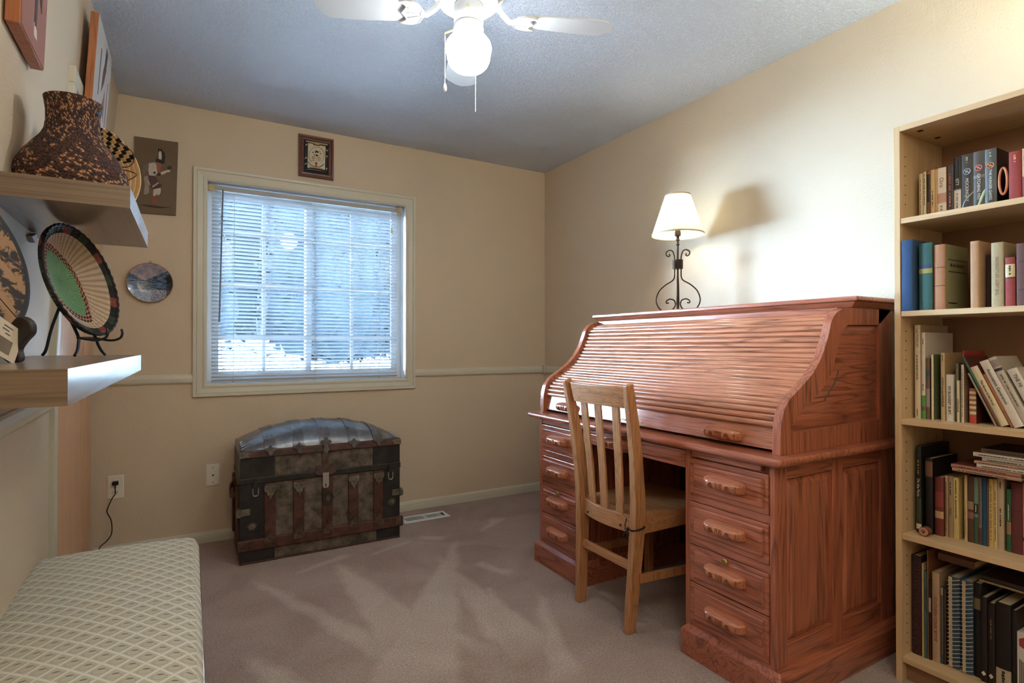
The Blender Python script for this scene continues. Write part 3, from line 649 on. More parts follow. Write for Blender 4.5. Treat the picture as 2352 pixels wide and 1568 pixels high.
for x, s in ((TX0+.022, 1), (TX1-.022, -1)):
    obj('slat_tip', MB().prism([(x-s*.028, .538), (x-s*.028, .569), (x+s*.012, .566), (x+s*.030, .556), (x+s*.014, .552), (x+s*.022, .542)], 'y', TF-.016, TF-.006), m_cast, sl, bevel=.002)
for i, x in enumerate(XS):
    xc = x-.010 if i == 2 else x; wv = .027; secs = []
    for v in vs:
        a0 = (xc-wv-TX0)/(TX1-TX0); a1 = (xc+wv-TX0)/(TX1-TX0); p0, p1 = lidp(a0, v), lidp(a1, v); q0, q1 = lidp(a0, v, .005), lidp(a1, v, .005)
        secs.append([p0, q0, q1, p1])
    st = obj('lid_strap', MB().sweep(secs), m_strap, tk, smooth=35)
    for dx in (-.014, .014):
        a = (xc+dx-TX0)/(TX1-TX0); p = lidp(a, .14, .005); obj('rivet', MB().lathe([(.0035, -.001), (.003, .0015), (0, .003)], p, 8), m_blackm, st)
    P = [(-.032, .006), (-.010, .010), (0, .026), (.010, .010), (.032, .006), (.030, -.004), (.014, -.010), (.012, -.020), (0, -.034), (-.012, -.020), (-.014, -.010), (-.030, -.004)]
    if i == 2: P = [(-.030, .012), (-.022, .026), (-.010, .026), (-.006, .044), (.006, .044), (.010, .026), (.022, .026), (.030, .012), (.012, .0), (.010, -.010), (.018, -.030), (0, -.046), (-.018, -.030), (-.010, -.010), (-.012, .0)]
    bb = MB().prism([(xc+a, .574+c) for a, c in P], 'y', TF-.021, TF-.009)
    for k in range(6): bb.lathe([(.003, 0), (.002, .002), (0, .0025)], n=6, M=Matrix.Translation((xc-.022+.0088*k, TF-.021, .576)) @ Matrix.Rotation(PI/2, 4, 'X'))
    obj('strap_clasp', bb, m_strap, st, bevel=.002)
for x, s in ((TX0+.004, 1), (TX1-.004, -1)):
    bb = MB()
    for k in range(5):
        v = .04+.055*k; a = (x-TX0)/(TX1-TX0); p = lidp(a, v, .003); q = lidp((x+s*(.045-.004*k)-TX0)/(TX1-TX0), v+.03, .003)
        bb.tube([p, p.lerp(q, .5)+Vector((0, 0, .004)), q], [.004, .003, .001], 6)
    obj('lid_end_fingers', bb, m_strap, tk, smooth=50)
hs = obj('hasp_plate', MB().prism([(-1.790, .424), (-1.778, .446), (-1.785, .462), (-1.765, .466), (-1.752, .456), (-1.745, .470), (-1.722, .470), (-1.716, .456), (-1.702, .466), (-1.684, .462), (-1.690, .446), (-1.678, .424), (-1.700, .410), (-1.768, .410)], 'y', TF-.015, TF-.006), m_rust, tk, bevel=.002)
bb = MB().prism([(-1.750, .424), (-1.718, .424), (-1.717, .352), (-1.724, .343), (-1.744, .343), (-1.751, .352)], 'y', TF-.024, TF-.020)
obj('hasp', bb, m_steel, hs, bevel=.001); obj('hasp_slot', MB().prism([(-1.737, .350), (-1.731, .350), (-1.731, .366), (-1.737, .366)], 'y', TF-.0246, TF-.022), m_black, hs)
obj('lid_tongue', MB().box(-1.750, -1.718, TF-.010, TF, .466, .536), m_rust, hs, bevel=.002)
lk = obj('lock_plate', MB().prism([(-1.722+.030*math.cos(q*PI/8)*(1 if math.sin(q*PI/8) > -.3 else .8), .282+.042*math.sin(q*PI/8)) for q in range(16)], 'y', TF-.019, TF-.012), m_blackm, tk, bevel=.003)
obj('keyhole_cover', MB().prism([(-1.722+.012*math.cos(q*PI/6), .285+.018*math.sin(q*PI/6)) for q in range(12)], 'y', TF-.023, TF-.018), m_rust, lk, bevel=.001)
for x in (-2.078, -1.376):
    cz = .395; c = obj('catch', MB().prism([(x-.016, cz-.012), (x+.016, cz-.012), (x+.008, cz+.016), (x+.005, cz+.040), (x-.005, cz+.040), (x-.008, cz+.016)], 'y', TF-.016, TF-.007), m_blackm, tk, bevel=.002)
    obj('catch_loop', MB().tube([(x-.013, TF-.018, cz-.010), (x-.013, TF-.020, cz-.040), (x-.008, TF-.020, cz-.050), (x+.008, TF-.020, cz-.050), (x+.013, TF-.020, cz-.040), (x+.013, TF-.018, cz-.010)], .0028, 6), m_steel, c, smooth=50)
for x, z in ((-2.092, .188), (-1.366, .212)):
    bb = MB(); n = 12; pts = []
    for k in range(2*n): r = .026 if k % 2 == 0 else .013; pts.append((x+r*math.cos(k*PI/n), z+r*math.sin(k*PI/n)))
    bb.prism(pts, 'y', TF-.008, TF-.002); bb.lathe([(.008, 0), (.005, .003), (0, .004)], n=8, M=Matrix.Translation((x, TF-.008, z)) @ Matrix.Rotation(PI/2, 4, 'X')); obj('star_boss', bb, m_cast, tk, bevel=.001)
for x, s in ((TX1, 1), (TX0, -1)):
    bb = MB(); bb.sweep([[Vector((x+s*o_, y, z)) for o_, z in ((0, .240), (.018, .244), (.021, .262), (.016, .282), (0, .286))] for y in (TF-.014, TF+.028)]); bb.box(min(x-s*.045, x), max(x-s*.045, x), TF-.010, TF, .246, .280)
    obj('corner_bracket', bb, m_cast, tk, bevel=.003)
obj('end_handle', MB().bar(spline([(TX0-.004, -.40, .355), (TX0-.028, -.36, .335), (TX0-.034, -.27, .315), (TX0-.028, -.17, .335), (TX0-.004, -.13, .355)], 5), .026, .007, (0, 0, 1)), m_leather, tk, smooth=40)
for y in (-.40, -.13): obj('handle_cap', MB().box(TX0-.016, TX0, y-.022, y+.022, .335, .380), m_rust, tk, bevel=.004)
# ------------------------------------------------------------------ upholstered bench
def lattice():
    t = NT('lattice_upholstery'); s = t.sep(t.coord()); a = t.math('DIVIDE', s[0], .0485); c = t.math('DIVIDE', s[1], .054)
    p = t.math('FRACT', t.math('ADD', a, t.math('ADD', c, 40.13))); q = t.math('FRACT', t.math('ADD', t.math('SUBTRACT', a, c), 40.37))
    pc = t.math('SUBTRACT', p, .5); qc = t.math('SUBTRACT', q, .5)
    dx = t.math('MULTIPLY', t.math('ADD', pc, qc), .0243); dy = t.math('MULTIPLY', t.math('SUBTRACT', pc, qc), .027)
    line = t.math('MAXIMUM', t.math('ABSOLUTE', pc), t.math('ABSOLUTE', qc))
    ln = t.ramp(line, [(.405, (0, 0, 0)), (.45, (1, 1, 1))])
    el = t.math('ADD', t.math('POWER', t.math('DIVIDE', dx, .0125), 2), t.math('POWER', t.math('DIVIDE', t.math('ADD', dy, .003), .0085), 2))
    ring = t.math('LESS_THAN', t.math('ABSOLUTE', t.math('SUBTRACT', el, 1.0)), .28)
    dash = t.math('LESS_THAN', t.math('ADD', t.math('POWER', t.math('DIVIDE', t.math('SUBTRACT', dx, .002), .0062), 2), t.math('POWER', t.math('DIVIDE', t.math('SUBTRACT', dy, .006), .0024), 2)), 1.0)
    wv = t.noise(t.coord(), 700, 2, .6)
    col = t.mix(ln, L(196, 186, 160), L(226, 222, 206)); col = t.mix(t.math('MULTIPLY', ring, .45), col, L(150, 144, 130)); col = t.mix(dash, col, L(118, 96, 82))
    col = t.mix(t.math('MULTIPLY', t.math('SUBTRACT', wv, .3), .35), col, (.25, .23, .2, 1))
    t.set(Base_Color=col, Roughness=.85, Sheen_Weight=.2); t.bump(t.math('ADD', t.math('MULTIPLY', ln, .6), t.math('MULTIPLY', wv, .4)), .35, .0012); return t.m
bn = thing('upholstered_bench', 'cream lattice-patterned padded bench along the left wall', 'bench', (-2.56, -2.0, 0))
BXa, BXb, BYa, BYb = -2.775, -2.338, -2.80, -1.385
bb = MB()
nx, ny = 18, 30
def top(u, v):
    x = BXa+(BXb-BXa)*u; y = BYa+(BYb-BYa)*v; dx = min(u, 1-u)*(BXb-BXa); dy = min(v, 1-v)*(BYb-BYa); R_ = .032
    def fall(d): return 0 if d > R_ else R_-math.sqrt(max(0, R_*R_-(R_-d)**2))
    dome = .034*(math.sin(PI*u)**.7)*(math.sin(PI*v)**.45); return Vector((x, y, .462+dome-fall(dx)*.9-fall(dy)*.9))
def warp(t): return (.5-.5*math.cos(PI*t))*.55+t*.45
bb.grid(lambda u, v: top(warp(u), warp(v)), nx, ny)
rim = [(warp(i/nx), 0) for i in range(nx+1)]+[(1, warp(j/ny)) for j in range(1, ny+1)]+[(1-warp(i/nx), 1) for i in range(1, nx+1)]+[(0, 1-warp(j/ny)) for j in range(1, ny)]
e0 = [top(*q) for q in rim]; secs = [[(p.x, p.y, z if z < .42 else p.z) for p in e0] for z in (.39, .45)]
bb.sweep(secs, cap=False)
obj('cushion', bb, lattice(), bn, smooth=60)
m_bwood = wood('bench_dark_wood', (120, 82, 56), (70, 44, 30), 'y', rings=20, rough=.4)
obj('seat_frame', MB().box(BXa+.012, BXb+.004, BYa+.01, BYb-.03, .335, .392), m_bwood, bn, bevel=.004)
for x in (BXa+.04, BXb-.03):
    for y in (BYa+.05, BYb-.08): obj('leg', MB().bar([(x, y, 0), (x, y, .34)], [.03, .045], [.03, .045], (1, 0, 0)), m_bwood, bn, bevel=.003)
# ------------------------------------------------------------------ ceiling fan
m_fan = simple('fan_white_enamel', (226, 230, 232), .3, var=.01, coat=.2)
m_blade = simple('fan_blade_white', (214, 218, 222), .4, var=.02)
m_chain = simple('bead_chain', (190, 190, 180), .3, metal=.6)
FX, FY = -1.555, -1.88
fan = thing('ceiling_fan', 'white four-blade ceiling fan with lit schoolhouse globe and two pull chains', 'ceiling fan', (FX, FY, 2.44))
c = (FX, FY, 0)
obj('canopy', MB().lathe([(0, 2.44), (.085, 2.44), (.085, 2.425), (.135, 2.40), (.145, 2.36), (.140, 2.31), (.115, 2.285), (0, 2.285)], c, 36), m_fan, fan, smooth=40)
obj('flywheel', MB().lathe([(0, 2.286), (.098, 2.286), (.104, 2.276), (.100, 2.262), (.07, 2.256), (0, 2.256)], c, 36), m_fan, fan, smooth=40)
sw = obj('switch_housing', MB().lathe([(0, 2.258), (.046, 2.258), (.050, 2.25), (.050, 2.196), (.046, 2.190), (0, 2.190)], c, 32), m_fan, fan, smooth=40)
obj('rocker', MB().box(FX-.028, FX-.020, FY-.0475, FY-.0425, 2.220, 2.233), m_beige, sw, bevel=.001)
obj('light_fitter', MB().lathe([(.040, 2.192), (.049, 2.188), (.0505, 2.176), (.046, 2.170), (.036, 2.176), (.030, 2.186), (.030, 2.160), (.040, 2.160), (.040, 2.148), (0, 2.148)], c, 32), m_fan, fan, smooth=40)
def globe_mat():
    t = NT('opal_globe_lit'); e = t.new('Emission'); e.inputs[0].default_value = (.93, .97, 1, 1); e.inputs[1].default_value = GLOBE_POWER; t.t.links.new(e.outputs[0], t.out.inputs[0]); return t.m
gp = [(0, 2.034), (.030, 2.036), (.052, 2.044), (.064, 2.056), (.071, 2.072), (.076, 2.100), (.078, 2.112), (.074, 2.128), (.062, 2.144), (.046, 2.156), (.041, 2.166), (.040, 2.176)]
obj('globe', MB().lathe(gp, c, 40, cap=False), globe_mat(), fan, smooth=70, label='glowing white opal globe')
def blade_outline():
    return [(.185, -.045), (.30, -.056), (.40, -.062), (.455, -.062), (.475, -.052), (.488, -.034), (.500, -.018), (.503, 0), (.500, .018), (.488, .034), (.475, .052), (.455, .062), (.40, .062), (.30, .056), (.185, .045)]
a0 = math.atan2(-.18, .465)
for k in range(4):
    Mx = Matrix.Translation((FX, FY, 2.222)) @ Matrix.Rotation(a0+k*PI/2, 4, 'Z') @ Matrix.Rotation(math.radians(9), 4, 'X')
    obj('blade', MB().prism(blade_outline(), 'z', -.003, .003, Mx), m_blade, fan, bevel=.0015)
    bb = MB(); T = lambda p: Mx @ Vector(p)
    bb.bar([T((.070, 0, .050)), T((.095, 0, .040)), T((.115, 0, .014)), T((.140, 0, -.008)), T((.160, 0, -.008))], [.030, .024, .020, .020, .024], [.008, .010, .012, .010, .008], Mx.to_3x3() @ Vector((0, 1, 0)))
    fanp = [(.152, -.012), (.165, -.036), (.185, -.048), (.210, -.050), (.228, -.046), (.214, -.038), (.206, -.028), (.212, -.016), (.222, 0), (.212, .016), (.206, .028), (.214, .038), (.228, .046), (.210, .050), (.185, .048), (.165, .036), (.152, .012)]
    bb.prism(fanp, 'z', -.009, -.003, Mx)
    for yy, r_ in ((-.022, .35), (0, 0), (.022, -.35)): bb.bar([T((.165, yy*.5, -.011)), T((.200, yy, -.011))], .005, .004, Mx.to_3x3() @ Vector((0, 1, 0)))
    bb.tube([T((x, y, -.009)) for x, y in fanp], .003, 6, closed=True)
    obj('blade_iron', bb, m_fan, fan, smooth=50)
def chain(x, y, z0, z1, bob):
    bb = MB(); n = int((z0-z1)/.0045)
    for i in range(n):
        z = z0-(i+.5)*(z0-z1)/n; bb.lathe([(.0006, -.0022), (.0016, -.001), (.0016, .001), (.0006, .0022)], (x, y, z), 6)
    o = obj('pull_chain', bb, m_chain, fan); o.data.shade_smooth()
    if bob: obj('chain_bob', MB().lathe([(.001, .0), (.004, -.004), (.0065, -.016), (.0062, -.024), (.004, -.030), (0, -.031)], (x, y, z1), 14), m_fan, o, smooth=60)
_sd = Vector((_r.x, _r.y, 0))
chain(FX-.0805*_sd.x, FY-.0805*_sd.y, 2.165, 1.995, True)
obj('chain_arm', MB().tube([(FX-.04*_sd.x, FY-.04*_sd.y, 2.178), (FX-.0805*_sd.x, FY-.0805*_sd.y, 2.164)], .003, 6), m_brass, fan)
chain(FX+.018*_sd.x+.079*_f.x, FY+.018*_sd.y+.079*_f.y, 2.17, 1.93, False)
# ------------------------------------------------------------------ things fixed to the back wall
def wallplate(name, label, cat, x0, x1, z0, z1):
    t = thing(name, label, cat, ((x0+x1)/2, 0, z0)); bb = MB().box(x0, x1, -.003, 0, z0, z1); raised(bb, x0, x1, z0, z1, -.003, -.006, .004, lambda u, v, h: (u, h, v)); obj('plate', bb, m_plate, t); return t
m_screw = simple('screw_grey', (110, 108, 100), .4, metal=.5)
ot = wallplate('wall_outlet', 'ivory duplex wall outlet with a black plug in its upper socket', 'outlet', -2.739, -2.667, .303, .425)
for z in (.389, .338):
    rc = obj('receptacle', MB().lathe([(0, 0), (.0155, 0), (.017, -.002)][::-1], n=20, M=Matrix.Translation((-2.703, -.0075, z)) @ Matrix.Rotation(PI/2, 4, 'X')), m_plate, ot, smooth=40)
    for dx in (-.006, .006): obj('socket_slot', MB().box(-2.703+dx-.001, -2.703+dx+.001, -.0085, -.005, z-.002, z+.006), m_black, rc)
obj('screw', MB().lathe([(0, 0), (.003, 0), (.003, .001), (0, .001)], n=10, M=Matrix.Translation((-2.703, -.006, .364)) @ Matrix.Rotation(PI/2, 4, 'X')), m_screw, ot)
pc = thing('power_cord', 'black plug and cord hanging from the wall outlet down behind the bench', 'cord', (-2.703, -.02, .389))
obj('plug', MB().box(-2.716, -2.689, -.034, -.0085, .379, .399), m_black, pc, bevel=.003)
cp = spline([(-2.703, -.028, .380), (-2.703, -.026, .350), (-2.703, -.014, .333), (-2.716, -.018, .31), (-2.735, -.02, .262), (-2.737, -.02, .24), (-2.722, -.022, .205), (-2.716, -.024, .165), (-2.719, -.026, .125), (-2.738, -.028, .095), (-2.765, -.03, .07), (-2.775, -.035, .03), (-2.77, -.06, .007)], 6)
obj('cord', MB().tube(cp, .0026, 8), m_black, pc, smooth=60)
cb = wallplate('cable_outlet', 'ivory cable wall plate with a small coaxial jack left of the trunk', 'outlet', -2.288, -2.220, .314, .436)
obj('coax_jack', MB().lathe([(0, 0), (.005, 0), (.005, .008), (.002, .008), (.002, .012), (0, .012)], n=10, M=Matrix.Translation((-2.254, -.006, .375)) @ Matrix.Rotation(PI/2, 4, 'X')), m_screw, cb)
for z in (.333, .417): obj('screw', MB().lathe([(0, 0), (.003, 0), (.003, .001), (0, .001)], n=10, M=Matrix.Translation((-2.254, -.006, z)) @ Matrix.Rotation(PI/2, 4, 'X')), m_screw, cb)
# floor register
vt = thing('floor_register', 'white metal floor register set in the carpet right of the trunk', 'vent', (-1.05, -.20, 0))
VX0, VX1, VY0, VY1 = -1.215, -.905, -.262, -.137
obj('register_frame', MB().ring(VX0+.022, VX1-.022, VY0+.024, VY1-.024, [(0, .0), (0, .007), (.004, .009), (.018, .007), (.022, .004), (.022, 0)], lambda x, y, h: (x, y, h)), m_white, vt, bevel=.001)
obj('register_duct', MB().box(VX0+.02, VX1-.02, VY0+.02, VY1-.02, .001, .002), m_black, vt)
n = 24
for i in range(n+1):
    x = VX0+.022+(VX1-VX0-.044)*i/n; ww = .0022 if i != n//2 else .006
    if i < n-1 or i == n: obj('louver', MB().box(x-ww, x+ww, VY0+.022, VY1-.022, .003, .007), m_white, vt)
obj('register_lever', MB().box(VX1-.034, VX1-.030, -.205, -.19, .005, .013), m_black, vt)
# pictures on the back wall
def flat(parent, name, pts, P, h0, h1, mat):
    a = [P(x, y, h0) for x, y in pts]; c_ = [P(x, y, h1) for x, y in pts]; n = len(pts)
    return obj(name, MB().add(a+c_, [tuple(range(n))[::-1], tuple(range(n, 2*n))]+[(i, (i+1) % n, n+(i+1) % n, n+i) for i in range(n)]), mat, parent)
K = lambda nm, c_, **k: simple(nm, c_, k.pop('rough', .6), **k)
m_kb = K('picture_brown', (104, 84, 58), var=.12, scale=12)
kp = thing('dancer_picture', 'unframed brown board with a painted masked dancer on the back wall', 'picture', (-2.53, 0, 1.82))
obj('board', MB().hexa([(-2.632, -.012, 1.816), (-2.438, -.012, 1.822), (-2.628, -.012, 2.224), (-2.428, -.012, 2.228), (-2.632, 0, 1.816), (-2.438, 0, 1.822), (-2.628, 0, 2.224), (-2.428, 0, 2.228)]), m_kb, kp, bevel=.0015)
def KP(x, y, h): return (-2.629+(x-205)*.000277, -h, 2.226-(y-170-.138*(x-205))*.000345)
_k = 0
for nm, c_, pts in (('headdress', (32, 26, 22), [(548, 540), (585, 525), (590, 470), (600, 430), (590, 380), (600, 360), (625, 385), (655, 360), (660, 400), (700, 430), (715, 500), (700, 560), (705, 600), (640, 610), (560, 575)]),
                    ('mask', (206, 196, 184), [(602, 440), (620, 405), (645, 420), (655, 490), (650, 545), (600, 530)]),
                    ('torso', (188, 178, 166), [(440, 600), (540, 585), (580, 640), (580, 760), (540, 800), (450, 790), (430, 700)]),
                    ('raised_arm', (146, 88, 60), [(560, 580), (640, 600), (650, 640), (620, 760), (580, 740)]),
                    ('sleeve', (196, 184, 172), [(640, 740), (760, 705), (800, 715), (790, 740), (740, 745), (680, 780), (640, 780)]),
                    ('far_arm', (110, 96, 84), [(440, 600), (350, 640), (330, 720), (350, 800), (380, 780), (390, 720), (440, 690)]),
                    ('rattle', (40, 32, 28), [(740, 660), (800, 640), (825, 670), (800, 700), (760, 700)]),
                    ('elbow_cuff', (36, 28, 26), [(585, 770), (620, 750), (645, 775), (620, 800), (590, 795)]),
                    ('kilt', (84, 46, 44), [(420, 790), (540, 800), (600, 880), (660, 960), (640, 1000), (560, 990), (500, 1010), (440, 920)]),
                    ('sash', (150, 138, 118), [(360, 810), (430, 790), (440, 900), (450, 1060), (400, 1090), (360, 1080), (380, 940)]),
                    ('kilt_stripe', (196, 180, 160), [(500, 960), (600, 900), (612, 912), (508, 980)]), ('kilt_stripe', (40, 28, 26), [(520, 1000), (640, 930), (650, 945), (530, 1015)]), ('kilt_stripe', (190, 170, 140), [(430, 850), (470, 940), (460, 950), (425, 880)]),
                    ('legs', (186, 174, 160), [(520, 1010), (640, 990), (640, 1060), (610, 1110), (570, 1090), (540, 1120), (512, 1100)]),
                    ('boots', (126, 74, 56), [(512, 1105), (540, 1120), (570, 1095), (610, 1112), (590, 1180), (610, 1240), (560, 1245), (520, 1250), (470, 1205), (490, 1170)]),
                    ('ground_line', (56, 34, 26), [(300, 1240), (480, 1255), (640, 1285), (800, 1303), (640, 1308), (430, 1275)]), ('brace', (44, 34, 30), [(515, 740), (545, 730), (560, 750), (540, 768), (518, 762)])):
    _k += 1; flat(kp, nm, pts, KP, .0115, .0124+.00016*_k, K('paint_%d_%d_%d' % c_, c_, var=.25, scale=60))
fp = thing('framed_sand_painting', 'small dark wood framed sand painting hung above the window', 'picture', (-1.70, 0, 2.14))
FX0, FX1, FZ0, FZ1 = -1.801, -1.594, 2.141, 2.399
m_frame = wood('dark_picture_frame', (112, 66, 48), (60, 30, 22), 'x', rings=40, rough=.4, coat=.2)
obj('frame', MB().ring(FX0+.030, FX1-.030, FZ0+.030, FZ1-.030, [(0, .004), (0, .010), (.006, .012), (.012, .011), (.018, .018), (.027, .019), (.030, .014), (.030, 0), (0, 0)], lambda x, z, h: (x, -h, z)), m_frame, fp, bevel=.001)
obj('backing', MB().box(FX0+.028, FX1-.028, -.006, -.001, FZ0+.028, FZ1-.028), K('sand_black', (26, 25, 26), rough=.8), fp)
PW, PH = FX1-FX0, FZ1-FZ0
def FP(x, y, h): return (FX0+(x-205)/1040*PW+(.0), -h, FZ1-(y-110-.17*(x-205))/1250*PH)
cream = (206, 196, 172)
flat(fp, 'field', [(482, 392), (630, 412), (640, 452), (830, 480), (840, 460), (1005, 490), (985, 1200), (890, 1180), (640, 1130), (465, 1130)], FP, .0055, .007, K('sand_cream', cream, rough=.9))
flat(fp, 'top_band', [(420, 318), (1070, 420), (1065, 458), (825, 425), (815, 452), (670, 428), (672, 400), (418, 348)], FP, .0055, .0072, K('sand_tan', (176, 150, 96)))
bb = MB(); arc = [FP(735+230*math.cos(t_*PI/180), 760+250*math.sin(t_*PI/180), .0075) for t_ in range(-232, 53, 8)]; bb.bar(arc, .006, .002, (0, 1, 0)); obj('ring_figure', bb, K('sand_rust', (150, 96, 56)), fp)
for nm, c_, pts in (('crown_motif', (84, 50, 38), [(680, 640), (740, 610), (800, 650), (790, 700), (740, 670), (690, 700)]), ('dot', (70, 56, 30), [(600, 655), (650, 660), (630, 700)]), ('dot', (70, 56, 30), [(830, 690), (880, 700), (850, 730)]), ('dot', (30, 26, 24), [(695, 585), (718, 588), (712, 610), (692, 606)]), ('dot', (30, 26, 24), [(820, 635), (842, 640), (838, 660), (818, 655)]),
                    ('branch', (40, 36, 32), [(635, 720), (700, 750), (740, 720), (780, 765), (830, 755), (780, 785), (700, 770), (650, 745)]), ('stalk', (196, 150, 90), [(722, 780), (745, 782), (742, 950), (720, 948)]),
                    ('speech_row', (96, 84, 76), [(595, 790), (690, 805), (690, 825), (595, 812)]), ('speech_row', (96, 84, 76), [(765, 820), (862, 836), (860, 852), (765, 838)]), ('speech_row', (150, 110, 90), [(595, 835), (690, 850), (690, 868), (595, 855)]), ('speech_row', (150, 110, 90), [(765, 862), (862, 878), (860, 894), (765, 880)]), ('speech_row', (120, 120, 100), [(600, 890), (690, 902), (690, 920), (600, 908)]), ('speech_row', (120, 120, 100), [(765, 905), (850, 918), (850, 934), (765, 922)]),
                    ('arrow_motif', (140, 62, 50), [(660, 990), (720, 960), (780, 1000), (745, 1010), (745, 1110), (700, 1105), (700, 1000)]), ('lightning', (34, 30, 30), [(480, 925), (560, 1040), (640, 1070), (740, 1095), (820, 1100), (900, 1060), (960, 1010), (965, 1030), (905, 1085), (830, 1120), (740, 1112), (630, 1088), (545, 1055), (478, 945)]),
                    ('bottom_band', (170, 110, 60), [(510, 1100), (700, 1120), (930, 1165), (930, 1190), (700, 1150), (510, 1122)]), ('feather', (200, 192, 176), [(440, 400), (465, 470), (430, 450), (392, 470)]), ('feather', (200, 192, 176), [(425, 790), (460, 860), (425, 835), (372, 880)]), ('feather', (200, 192, 176), [(420, 975), (455, 1030), (415, 1010), (368, 1050)]), ('feather', (200, 192, 176), [(1008, 560), (1050, 605), (1092, 575), (1050, 650)]), ('feather', (200, 192, 176), [(1000, 745), (1040, 790), (1085, 755), (1040, 830)]), ('feather', (200, 192, 176), [(1005, 1130), (1035, 1150), (1065, 1135), (1035, 1215)]),
                    ('shaft', (64, 78, 60), [(415, 480), (432, 482), (432, 790), (412, 790)]), ('shaft', (64, 78, 60), [(1030, 830), (1048, 832), (1045, 1130), (1028, 1130)]), ('ground_band', (120, 130, 140), [(380, 1195), (520, 1160), (880, 1215), (1040, 1290), (900, 1235), (520, 1180)])):
    flat(fp, nm, pts, FP, .0065, .0076+.0004*(nm in ('dot', 'branch', 'arrow_motif')), K('sand_%d_%d_%d' % c_, c_, rough=.9))
def plate_mat():
    t = NT('plate_winter_scene'); s = t.sep(t.coord()); x = t.math('DIVIDE', t.math('ADD', s[0], 2.555), .104); z = t.math('DIVIDE', t.math('SUBTRACT', s[2], 1.445), .104)
    v = t.comb(x, z, 0); n1 = t.noise(v, 2.6, 5, .6); n2 = t.noise(v, 7, 5, .7); n3 = t.noise(t.mapping(v, (1.5, 6, 1)), 2.2, 5, .7)
    sky = t.mix(t.ramp(n1, [(.35, (0, 0, 0)), (.65, (1, 1, 1))]), L(104, 122, 150), L(196, 168, 168))
    ridge = t.math('ADD', t.math('ADD', .12, t.math('MULTIPLY', t.math('ABSOLUTE', t.math('ADD', x, .22)), .55)), t.math('MULTIPLY', t.math('SUBTRACT', n2, .5), .35))
    mtn = t.mix(t.ramp(n3, [(.42, (0, 0, 0)), (.62, (1, 1, 1))]), L(10, 14, 30), L(110, 144, 184))
    snow = t.mix(t.ramp(n2, [(.35, (0, 0, 0)), (.65, (1, 1, 1))]), L(116, 140, 178), L(196, 206, 216))
    grass = t.mix(t.math('MULTIPLY', t.math('GREATER_THAN', x, .05), t.ramp(t.noise(v, 14, 3), [(.5, (0, 0, 0)), (.6, (1, 1, 1))])), snow, L(120, 84, 66))
    col = t.mix(t.math('LESS_THAN', z, ridge), sky, mtn); col = t.mix(t.math('LESS_THAN', z, t.math('MULTIPLY_ADD', n1, .12, -.42)), col, grass)
    tree = t.math('MULTIPLY', t.math('GREATER_THAN', t.math('ADD', x, t.math('MULTIPLY', n2, .4)), .92), t.math('LESS_THAN', z, .45)); col = t.mix(t.math('MULTIPLY', tree, .8), col, L(14, 18, 34))
    t.set(Base_Color=col, Roughness=.2, Coat_Weight=.15); return t.m
pl = thing('collector_plate', 'round decorative plate painted with a blue winter mountain scene on the back wall', 'plate', (-2.555, 0, 1.34))
Mp = Matrix.Translation((-2.555, -.005, 1.445)) @ Matrix.Rotation(PI/2, 4, 'X')
obj('plate_face', MB().lathe([(0, .006), (.05, .007), (.075, .010), (.1035, .020), (.1045, .019), (.08, .006), (.05, 0), (0, 0)], n=48, M=Mp), plate_mat(), pl, smooth=60)
obj('gilt_rim', MB().tube([(-2.555+.1045*math.cos(q*PI/24), -.0252, 1.445+.1045*math.sin(q*PI/24)) for q in range(48)], .0014, 6, closed=True), simple('gilt', (190, 136, 76), .3, metal=.8), pl, smooth=60)
hg = MB().tube([(-2.555+.006*math.cos(q*PI/6), -.012, 1.556+.006*math.sin(q*PI/6)) for q in range(12)], .0012, 6, closed=True)
for dx in (-.032, .034): hg.tube([(-2.555+dx, -.012, 1.548), (-2.555+dx*.95, -.027, 1.543), (-2.555+dx*.9, -.027, 1.537)], .0012, 6)
obj('wire_hanger', hg, m_brass, pl, smooth=60)
# ------------------------------------------------------------------ left wall: boards, shelves and what stands on them
m_board_edge = wood('board_edge_pine', (182, 112, 66), (130, 74, 42), 'z', rings=40, rough=.6, coat=0)
def wallboard(name, label, y0, y1, z0, z1, d0, d1, face):
    t = thing(name, label, 'picture', (xw(y0, z0)+d1, (y0+y1)/2, z0)); mb = MB(); mb.sweep([[lw(y0, z, d0), lw(y0, z, d1), lw(y1, z, d1), lw(y1, z, d0)] for z in (z0, z1)])
    obj('board', mb, m_board_edge, t, bevel=.002); mb = MB(); mb.sweep([[lw(y0+.004, z, d1-.001), lw(y0+.004, z, d1+.0015), lw(y1-.004, z, d1+.0015), lw(y1-.004, z, d1-.001)] for z in (z0+.003, z1-.003)])
    obj('painted_face', mb, face, t); return t
def wf(t, y0, z0, w_, h_, items, d, stretch=1):
    for nm, c_, pts in items:
        n = len(pts); a = [lw(y0+u*w_, z0+v*h_, d) for u, v in pts]; e = [lw(y0+u*w_, z0+v*h_, d+.0012) for u, v in pts]
        obj(nm, MB().add(a+e, [tuple(range(n))[::-1], tuple(range(n, 2*n))]+[(i, (i+1) % n, n+(i+1) % n, n+i) for i in range(n)]), K('paint_%d_%d_%d' % c_, c_, var=.25, scale=60), t)
b1 = wallboard('terracotta_plaque', 'terracotta coloured plaque with a small painted figure high on the left wall', -1.985, -1.735, 1.812, 2.20, .004, .030, K('plaque_terracotta', (150, 98, 82), var=.08))
